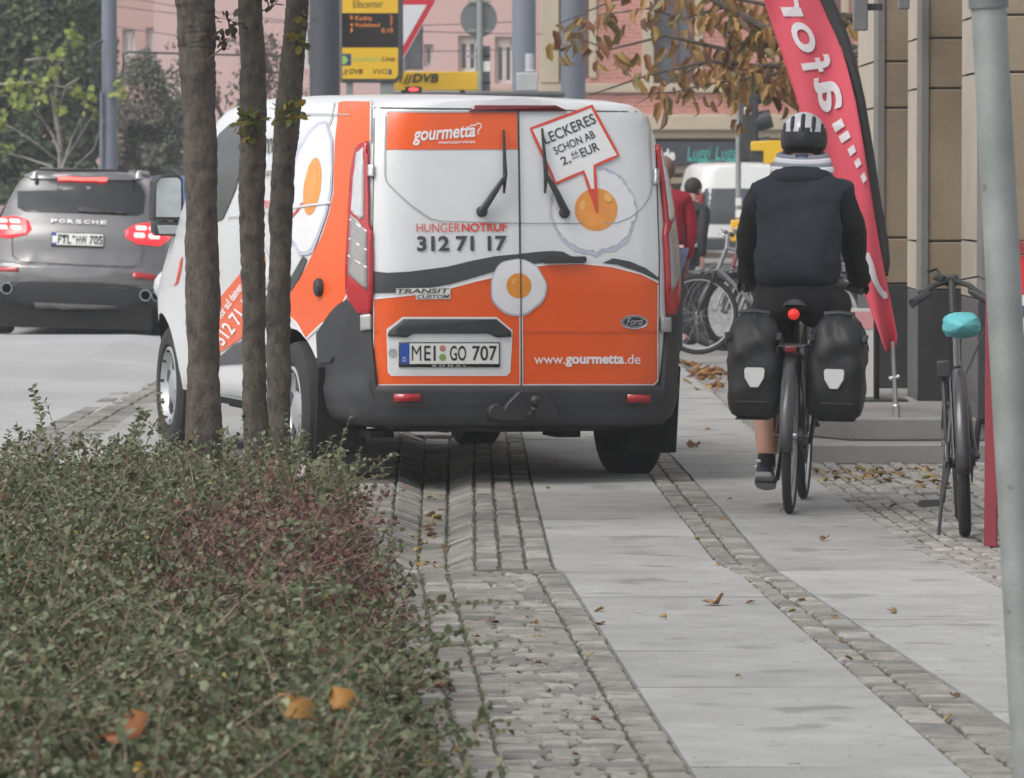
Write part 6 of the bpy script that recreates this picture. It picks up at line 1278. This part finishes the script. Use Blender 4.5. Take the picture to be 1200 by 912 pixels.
b = MB(); b.tube([L_(121,49,-.15),L_(115,49,-.15),L_(108,56,-.15),L_(106,66,-.15),L_(109,80,-.15),L_(114,92,-.15),L_(118,106,-.12)], .018, 7); b.tube([L_(137,92,-.1),L_(143,88,-.1),L_(145,72,-.1),L_(144,64,-.1),L_(150,61,-.1),L_(215,63,-.1),L_(330,66,-.1)], .014, 6); b.build('cable', M_black, m1)
mast('tram_mast', 600, 628, 76, -60, 'grey steel mast, left one of the two rising over the van roof', M_mast, cat='post', group='steel masts over the van roof')
mast('tram_mast', 657, 686, 72, -60, 'grey steel mast, right one of the two rising over the van roof', mat('mast_darker', (.125,.14,.17), .5, var=.06), cat='post', group='steel masts over the van roof')
mast('tram_mast', 363, 399, 58, -60, 'broad anthracite mast directly left of the yellow stop display', M_dmast)
# tram stop shelter with the yellow operator sign on its roof
D = 62.; sh = empty('tram_shelter', (rx(D, 556), D, gz(D)), label='flat roofed tram stop shelter just showing above the van roof', cat='shelter'); o_ = sh.location
b = MB(); b.box(rx(D,452)-o_.x, rx(D,662)-o_.x, -.1, 1.5, at(600,113,D).z-o_.z, at(600,107,D).z-o_.z); b.build('roof', mat('shelter_grey', (.12,.125,.13), .5, var=.1), sh, bevel=.02)
for x in (-1.0, 1.0):
    for y in (0, 1.35): b = MB(); b.tube([(x,y,0),(x,y,at(600,113,D).z-o_.z)], .045, 12); b.build('post', M_galv, sh)
b = MB(); b.box(-1., 1., 1.36, 1.375, .3, 2.2); b.build('glass_panel', mat('shelter_glass', (.25,.28,.28), .1, var=.1, trans=.8), sh)
b = MB(); b.box(-.8, .8, .9, 1.25, .43, .48); b.box(-.7,-.65,.95,1.2,0,.43); b.box(.65,.7,.95,1.2,0,.43); b.build('bench', M_galv, sh)
M_yel = mat('transit_yellow', (.72,.44,.015), .45, var=.04, vs=2.)
D = 61.; p0, p1 = at(455, 106, D), at(560, 84, D); ds = empty('operator_sign', tuple((p0+p1)/2), label='long yellow sign board with black lettering on the shelter roof', cat='sign'); o_ = ds.location
b = MB(); b.box(p0.x-o_.x, p1.x-o_.x, -.02, .05, p0.z-o_.z, p1.z-o_.z); b.build('board', M_yel, ds, bevel=.01)
b = MB(); [b.box(x-.03, x+.03, .05, .12, p0.z-o_.z-.03, p1.z-o_.z-.05) for x in (-.35, .35)]; b.build('bracket', M_black, ds)
def sgn(D, o, off0=.03): return lambda px, py, off: at(px, py, D-off0-off)-o
S_ = sgn(D, o_); b = MB(); b.text('DVB', S_, (483,97), (513.5,97), 10.5, .004, bold=.03, shear=.22); [b.ribbon([(x, 99),(x+5, 87.5)], 1.7, S_, .004) for x in (473.5, 477.6)]; b.ribbon([(468,97),(471,88)], 1.7, S_, .004); b.ribbon([(466.5,92),(472,91)], 1.3, S_, .006); b.build('lettering', M_ink, ds, smooth=0)
# departure display
D = 60.; p0, p1 = at(399, 97, D), at(472, -26, D); dd = empty('departure_display', ((p0.x+p1.x)/2, D, gz(D)), label='yellow and black tram stop display with glowing orange departure lines', cat='display'); o_ = dd.location.copy()
b = MB(); b.prism([(p0.x-o_.x,p0.z-o_.z+.05),(p0.x-o_.x,p1.z-o_.z),(p1.x-o_.x,p1.z-o_.z),(p1.x-o_.x,p0.z-o_.z+.10),(p1.x-o_.x-.08,p0.z-o_.z),(p0.x-o_.x,p0.z-o_.z)], (0,0,0), (1,0,0), (0,0,1), (0,.18,0)); b.build('housing', M_dmast, dd, bevel=.015)
S_ = sgn(D, o_, .0)
for q in ([(401,-26),(466.5,-26),(466.5,15.5),(401,15.5)], [(401,56),(466.5,56),(466.5,88),(463,92.5),(401,92.5)]): b = MB(); b.decal(q, S_, .006, 0); b.build('yellow_panel', M_yel, dd, solid=.004, smooth=0)
b = MB(); b.decal([(401,15.5),(466.5,15.5),(466.5,56),(401,56)], S_, .004, 0); b.build('screen', mat('screen_black', (.014,.011,.010), .25, var=0.), dd, smooth=0)
b = MB(); b.text('Elbcenter', S_, (414,9.5), (449,8.8), 8.5, .010, bold=.0); b.text('DVB', S_, (409.5,87), (425,87), 6, .010, bold=.02, shear=.2); b.ribbon([(405,88),(408,81)], 1., S_, .01); b.ribbon([(402.5,88),(405.5,81)], 1., S_, .01); b.text('VVO', S_, (436.5,87), (454.5,87), 6, .010, bold=.0); b.text('Linie', S_, (447,72), (463,72), 6, .010, bold=.01, shear=.3); b.build('lettering', M_ink, dd, smooth=0)
M_led = mat('led_orange', (.2,.06,.01), .5, var=0., emit=(1,.30,.04), es=.4)
for a_ in (('9 Kaditz', 410, 436, 24, 5.5), ('2', 456.5, 460.5, 24, 5.5), ('4 Radebeul', 410, 445, 31.5, 4.6), ('7', 457, 460, 31, 5), ('0:10', 447, 460.5, 38.5, 5.5), ('1', 411, 413, 38, 5)): b = MB(); b.text(a_[0], S_, (a_[1], a_[3]), (a_[2], a_[3]), a_[4], .010, bold=.005); b.build('led_text', M_led, dd, smooth=0)
b = MB(); b.decal([(401,63),(411.5,63),(411.5,77),(401,77)], S_, .009, 0, 0); b.decal(circ(403,70,7,6,20)[:0] or [(401,65),(405,66),(408,70),(405,74.5),(401,75.5)], S_, .011, 0, 1); b.text('GuteNacht', S_, (413.5,72), (446,72), 5.5, .010, bold=.01, mi=1); b.decal([(455.5,81.5),(459,81.5),(459,87.5),(455.5,87.5)], S_, .010, 0, 0); b.build('logo', [mat('logo_navy', (.03,.06,.13), .5, var=0.), mat('logo_green', (.28,.50,.12), .5, var=0.)], dd, smooth=0)
b = MB(); zt = p0.z-o_.z; b.box(-.30,-.22,.04,.12,0,zt); b.box(.10,.26,.04,.12,0,zt); b.build('support_post', M_galv, dd)
# distant car brake light as a small red lamp beneath the sign, give way sign, back of a round sign
e = empty('car_brake_light', tuple(at(484.5, 105, 60.6)), label='small red glow of a car brake light under the long yellow sign board', cat='lamp'); b = MB(); b.ell((0,0,0), (.06,.04,.018)); b.build('lens', mat('red_lamp_on', (.5,.02,.02), .3, var=0., emit=(1,.05,.05), es=2.5), e)
b = MB(); b.box(-.1,.1,.0,.08,-.035,.035); b.build('housing', M_black, e, bevel=.01)
D = 63.5; gw = empty('give_way_sign', (rx(D,473), D, gz(D)), label='white triangular give way sign with red border behind the stop display', cat='sign'); o_ = gw.location.copy(); S_ = sgn(D, o_, .0)
def tri(k): return [(473-40*k, 22-24*k), (473+40*k, 22-24*k), (473, 22+46*k)]
b = MB(); b.decal(tri(1), S_, .03, 0); b.build('plate', M_wink, gw, solid=.006, smooth=0)
b = MB(); b.decal(tri(.965), S_, .036, 0, 0); b.build('red_border', mat('sign_red', (.50,.02,.035), .4, var=.03), gw, smooth=0); b = MB(); b.decal(tri(.68), S_, .040, 0); b.build('white_field', mat('sign_white', (.62,.62,.63), .4, var=.03), gw, smooth=0)
b = MB(); b.tube([(0,.04,0),(0,.04,3.2)], .038, 12); b.build('post', M_galv, gw)
D = 90.; rs_ = empty('round_sign', (rx(D,561), D, gz(D)), label='grey back of a round traffic sign on a thin galvanised post', cat='sign'); o_ = rs_.location.copy(); zc = at(561,22,D).z-o_.z
b = MB(); b.lathe([(0,-.012),(.32,-.012),(.325,0),(.32,.012),(0,.012)], 36, Matrix.Translation((0,.06,zc)) @ Matrix.Rotation(math.pi/2, 4, 'X')); b.build('sign_disc', mat('sign_back_grey', (.15,.16,.16), .5, metal=.2, var=.08), rs_)
b = MB(); b.tube([(.02,-.03,0),(.02,-.03,zc+.6)], .055, 12); b.build('post', M_galv, rs_)
b = MB(); [b.box(-.2,.22,.0,.03,at(561,y,D).z-o_.z-.02,at(561,y,D).z-o_.z+.02) for y in (2,36,66,97)]; b.build('clamp', M_galv, rs_)
b = MB(); b.box(.08,.2,-.02,-.015,at(561,84,D).z-o_.z,at(561,72,D).z-o_.z); b.box(-.05,.2,.0,.05,at(561,113,D).z-o_.z,at(561,54,D).z-o_.z,1); b.build('sticker_plate', [M_plate, M_dmast], rs_)
D = 61.5; e = empty('roof_camera', tuple(at(621, 107, D)), label='pale grey camera housing standing on the shelter roof', cat='camera'); b = MB(); b.box(-.16,.10,-.1,.1,0,.22); b.box(-.06,.06,-.06,.06,.22,.26); b.build('base_box', mat('pale_grey_box', (.42,.43,.44), .5, var=.08), e, bevel=.015)
b = MB(); b.lathe([(.055,.2),(.055,.42),(.05,.45),(0,.45)], 16); b.build('camera_head', mat('pale_grey_box', (.42,.43,.44)), e)
# traffic light seen from behind the cyclist
D = 60.; tl = empty('traffic_light', (rx(D,865), D, gz(D)), label='black traffic light on a grey post with yellow push button box', cat='traffic light'); o_ = tl.location.copy()
b = MB(); b.tube([(0,0,0),(0,0,at(865,92,D).z-o_.z)], .032, 14); b.build('post', M_galv, tl)
z0, z1 = at(0,190,D).z-o_.z, at(0,96,D).z-o_.z; b = MB(); b.box(.04,.23,-.12,.12,z0,z1); hs2_ = b.build('housing', M_black, tl, bevel=.03)
for i in range(3):
    zc = z0+(z1-z0)*(i+.5)/3; M = Matrix.Translation((.23,-.02,zc)) @ Matrix.Rotation(R(75), 4, 'Y'); b = MB(); b.lathe([(.10,-.05),(.115,.05),(.11,.16),(.10,.05)], 24, M); b.build('visor', M_black, hs2_)
    b = MB(); b.lathe([(0,.02),(.09,.0)], 20, M); b.build('lens', mat('dark_lens', (.03,.03,.03), .2, var=0.), hs2_)
b = MB(); b.box(.06,.14,-.135,-.122,at(0,134,D).z-o_.z,at(0,126,D).z-o_.z); b.build('sticker', M_plate, hs2_)
b = MB(); b.box(-.09,.08,-.14,-.03,at(0,283,D).z-o_.z,at(0,258,D).z-o_.z); b.build('push_button_box', mat('button_yellow', (.75,.40,.01), .4, var=.04), tl, bevel=.015)
b = MB(); [b.box(-.035,.035,-.036,-.033,at(0,y+9,D).z-o_.z,at(0,y,D).z-o_.z) for y in (232, 246)]; b.build('sticker', M_plate, tl)
D = 57.; ye = empty('yellow_box', (rx(D,896), D, gz(D)), label='yellow box on a post just left of the cyclist shoulder', cat='box'); o_ = ye.location.copy(); zz = lambda y: at(0,y,D).z-o_.z
b = MB(); b.prism([(rx(D,880)-o_.x,zz(166)),(rx(D,880)-o_.x,zz(177)),(rx(D,894)-o_.x,zz(177)),(rx(D,894)-o_.x,zz(192)),(rx(D,926)-o_.x,zz(192)),(rx(D,926)-o_.x,zz(164))], (0,-.1,0), (1,0,0), (0,0,1), (0,.25,0)); b.build('case', M_yel, ye, bevel=.01)
b = MB(); b.tube([(.1,.03,0),(.1,.03,zz(190))], .035, 12); b.build('post', M_galv, ye); b = MB(); b.box(rx(D,880)-o_.x,rx(D,893)-o_.x,-.08,.1,zz(189),zz(179)); b.build('panel', M_black, ye)
# thin overhead wires in front of the pink house
for i, (a, c) in enumerate((((170,12),(340,22)), ((178,38),(345,46)), ((150,-2),(345,30)))):
    b = MB(); A, C_ = at(*a, 96), at(c[0]*1.6, c[1]*1.3, 93); b.tube([tuple(A.lerp(C_, t)-Vector((0,0,.12*4*t*(1-t)))) for t in np.linspace(-.2, 1.2, 9)], .009, 5)
    tag(b.build('overhead_wire', M_black), ('highest thin overhead wire crossing the pink facade', 'lowest thin overhead wire crossing the pink facade', 'slanting thin overhead wire crossing the pink facade')[i], 'wire', 'wires in front of the pink house')

# distant vehicles
def far_van(px, D, yaw, lab, paint, sc_=(1,1,1), win=None, lamps=True):
    e = empty('parked_van', (rx(D, px), D+1.03, gz(D)), (0, 0, yaw), label=lab, cat='van'); e.scale = sc_
    L = van_body(); m = L.mesh(lambda c: 1 if (2.2 < c[1] < 3.1 and c[2] > 1.22 and abs(c[0]) < .72) else 0); S = ray_surf(e, BVHTree.FromPolygons([Vector(v) for v in m.v], m.f)); o = m.build('body', [paint, M_glass, M_under], e); cut_wheels(o, wpos, .405, .4, M_under)
    for x, y, z in wpos: make_wheel(e, x, y)
    if win: b = MB(); b.decal(win, S, .006, 8); b.build('rear_window', mat('far_dark_glass', (.055,.06,.07), .2, var=.2), e)
    for s in (-1, 1):
        b = MB(); b.box(s*.80-.045, s*.80+.045, -.99, -.90, .95, 1.40); b.build('tail_lamp', M_red, e, bevel=.02)
    b = MB(); b.box(-.86,.86,-1.07,-.9,.32,.55); b.build('bumper', M_dkpl, e, bevel=.04)
    b = MB(); b.box(-.26,.26,-1.075,-1.07,.58,.69); b.build('number_plate', M_plate, e)
    return e
far_van(869, 94, R(2), 'white van with dark rear window below the dark shop sign', mat('white_paint_far', (.66,.66,.65), .4, var=.02, coat=.3), win=[(823,228),(827,221),(925,221),(925,263),(821,263)])
far_van(1052, 70, R(0), 'tall white van mostly hidden behind the sandstone piers', mat('white_paint_far', (.66,.66,.65)), (1., 1., 1.47))
far_van(214, 80, R(6), 'blue van showing only its corner behind the white van mirror', mat('blue_paint', (.07,.13,.33), .45, var=.03), (1.0, 1., .86))

# ---- beach flag on the step platform
D = 27.2; fl = empty('beach_flag', tuple(G(1050, 489, .2345)), label='curved red beach flag with white lettering standing on the upper step', cat='flag'); o_ = fl.location.copy()
LE = [(884,-40),(895,0),(908,40),(925,90),(941,140),(957,190),(973,236),(990,282),(1008,330),(1021,366),(1033,398),(1038,412)]
RE = [(938,-40),(964,0),(981,40),(993,80),(1003,120),(1012,170),(1020,220),(1028,270),(1037,320),(1044,355),(1051,392),(1050,408)]
def edge(E_, v):
    t = v*(len(E_)-1); i = min(int(t), len(E_)-2); f = t-i; return E_[i][0]+(E_[i+1][0]-E_[i][0])*f, E_[i][1]+(E_[i+1][1]-E_[i][1])*f
def ripple(u, v): return .05*math.sin(5*v+2.2*u)+.030*math.sin(11*v+6*u)*(1-.4*u)+(.16*max(0, v-.45))*math.sin(math.pi*u)
def fpt(u, v, off=0.):
    a, c = edge(LE, v), edge(RE, v); return at(a[0]+(c[0]-a[0])*u, a[1]+(c[1]-a[1])*u, D+ripple(u, v)-off)-o_
b = MB(); b.grid(lambda u, v: fpt(u, v), 16, 70); b.build('cloth', mat('flag_red', (.60,.075,.11), .7, var=.05, vs=4.), fl, solid=.003)
sp = [(1035,324),(1034,308),(1031,285),(1022,235),(1013,175),(1004,120),(995,80),(983,40),(966,0),(940,-40),(915,-66)]
b = MB(); b.tube([at(x+3, y, D+.03)-o_ for x, y in sp], [.012,.028,.034,.034,.034,.034,.034,.034,.034,.034,.02], 10); b.build('pole_sleeve', M_black, fl)
b = MB(); b.tube([(0,0,0), at(1048,440,D)-o_, at(1046,400,D)-o_], [.014,.012,.012], 10); b.tube([at(1042,444,D)-o_, at(1054,441,D)-o_], .012, 8); b.lathe([(.022,.0),(.022,.06),(.014,.07)], 14); b.build('pole', M_alu, fl)
# lettering runs up the flag and is seen mirrored from the back of the cloth; the folds swallow its lower letters
def ftext(st_, v0, v1, u0, u1, clip=1.):
    vv, ff = textmesh(st_, .02, 0.); pts = [fpt(u0+(u1-u0)*q, v0+(v1-v0)*p, .012) for p, q in vv]; keep = [f for f in ff if max(vv[i][1] for i in f) <= clip]
    return pts, keep
b = MB()
for st_, v0, v1, u0, u1 in (('n', .135, .055, .24, .58), ('o', .225, .150, .27, .62), ('f', .272, .232, .26, .76), ('a', .365, .285, .36, .78)):
    p, k = ftext(st_, v0, v1, u0, u1); b.add(p, k)
for v0, v1, u0, u1 in ((.392,.410,.48,.68),(.42,.436,.55,.75),(.452,.468,.66,.80),(.482,.497,.74,.86),(.515,.532,.82,.92)):
    b.add([fpt(u0,v0,.012),fpt(u1,v0-.006,.012),fpt(u1+.03,v1-.006,.012),fpt(u0+.03,v1,.012)], [(0,1,2,3)])
p = [(.46,.675),(.42,.70),(.44,.735),(.55,.775),(.72,.80),(.90,.80)]; q = [(.60,.675),(.66,.70),(.66,.73),(.70,.755),(.80,.775),(.92,.785)]
b.grid(lambda u, v: fpt(np.interp(u, np.linspace(0,1,6), [a[0] for a in p])*(1-v)+np.interp(u, np.linspace(0,1,6), [a[0] for a in q])*v, np.interp(u, np.linspace(0,1,6), [a[1] for a in p])*(1-v)+np.interp(u, np.linspace(0,1,6), [a[1] for a in q])*v, .014), 14, 4)
b.build('lettering', mat('flag_white', (.62,.58,.60), .7, var=.04), fl, smooth=0)
# black stand and pale board between flag and cyclist
D = 28.9; e = empty('sign_stand', tuple(G(1027, 470, .2345)), label='thin black metal stand with a flat foot on the step platform', cat='stand'); o_ = e.location.copy()
b = MB(); b.tube([(0,0,.01), at(1027,345,D)-o_], .017, 8); b.build('upright', M_black, e); b = MB(); b.box(-.10,.17,-.15,.15,.0,.012); b.build('foot', M_black, e)
D = 29.8; e = empty('leaning_board', tuple(G(1000, 466, .2345)), (R(-8),0,R(-12)), label='pale grey board leaning between the cyclist and the flag', cat='board'); b = MB(); b.box(-.16,.13,-.012,.012,0,.52); b.build('panel', mat('pale_board', (.42,.41,.40), .6, var=.06), e, bevel=.004); b = MB(); b.box(-.16,.13,-.016,-.0125,.40,.50); b.build('header', mat('pink_print', (.45,.20,.22), .6, var=.1), e)

# ---- red framed A-board behind the grey post, then the post itself
gA = G(1161, 641, .012); ab = empty('pavement_sign', tuple(gA), (R(-3),0,R(-8)), label='dark red framed pavement sign almost hidden by the grey post', cat='sign')
M_dkred = mat('dark_red_paint', (.22,.025,.035), .5, var=.12, vs=9.)
b = MB(); b.box(-.026,.026,-.02,.02,0,1.235); b.box(.60,.652,-.02,.02,0,1.235); b.box(.026,.60,-.02,.02,1.18,1.235); b.box(.026,.60,-.018,.018,.12,.16); b.build('frame', M_dkred, ab, bevel=.004)
b = MB(); b.box(-.02,.02,.0,.04,0,1.2,0,Matrix.Translation((0,.05,0)) @ Matrix.Rotation(R(-14),4,'X')); b.box(.606,.646,.0,.04,0,1.2,0,Matrix.Translation((0,.05,0)) @ Matrix.Rotation(R(-14),4,'X')); b.build('rear_leg', M_dkred, ab)
b = MB(); b.box(.03,.596,-.006,.004,.165,1.175,0); b.build('poster', mat('poster_white', (.62,.60,.62), .5, var=.04), ab, smooth=0)
b = MB(); b.box(.03,.596,-.009,-.0065,.165,.66,0); b.box(.03,.596,-.009,-.0065,1.02,1.175,0); b.box(.03,.30,-.009,-.0065,.80,.86,0); b.box(.03,.596,-.0095,-.0068,.93,.975,1); b.box(.25,.596,-.009,-.0065,.72,.86,1); b.build('print', [mat('poster_red', (.52,.015,.025), .5, var=.04), mat('poster_blue', (.05,.06,.12), .5, var=.04)], ab, smooth=0)
D = 12.5; pb_, pt_ = at(1208, 930, D), at(1158.5, 6, D); gp = empty('sign_post', tuple(pb_), label='leaning galvanised sign post close to the camera at the right', cat='post')
b = MB(); q0 = Vector((0,0,-.25*0)); dv = pt_-pb_; ext = dv*(1.0); b.tube([dv*(-pb_.z/dv.z if pb_.z > 0 else 0), dv*.3, dv*.7, dv], .0435, 28); b.build('tube', M_galv, gp)
b = MB(); b.tube([dv*.996, dv*1.04], .049, 24); b.tube([dv*1.0, dv*1.35], .036, 20); b.build('collar', mat('collar_grey', (.17,.18,.18), .5, metal=.4, var=.1), gp)
b = MB(); c = dv*1.2; b.lathe([(0,-.003),(.30,-.003),(.30,.003),(0,.003)], 40, Matrix.Translation(c+Vector((0,.05,.12))) @ Matrix.Rotation(math.pi/2, 4, 'X')); b.build('sign_disc', M_galv, gp)
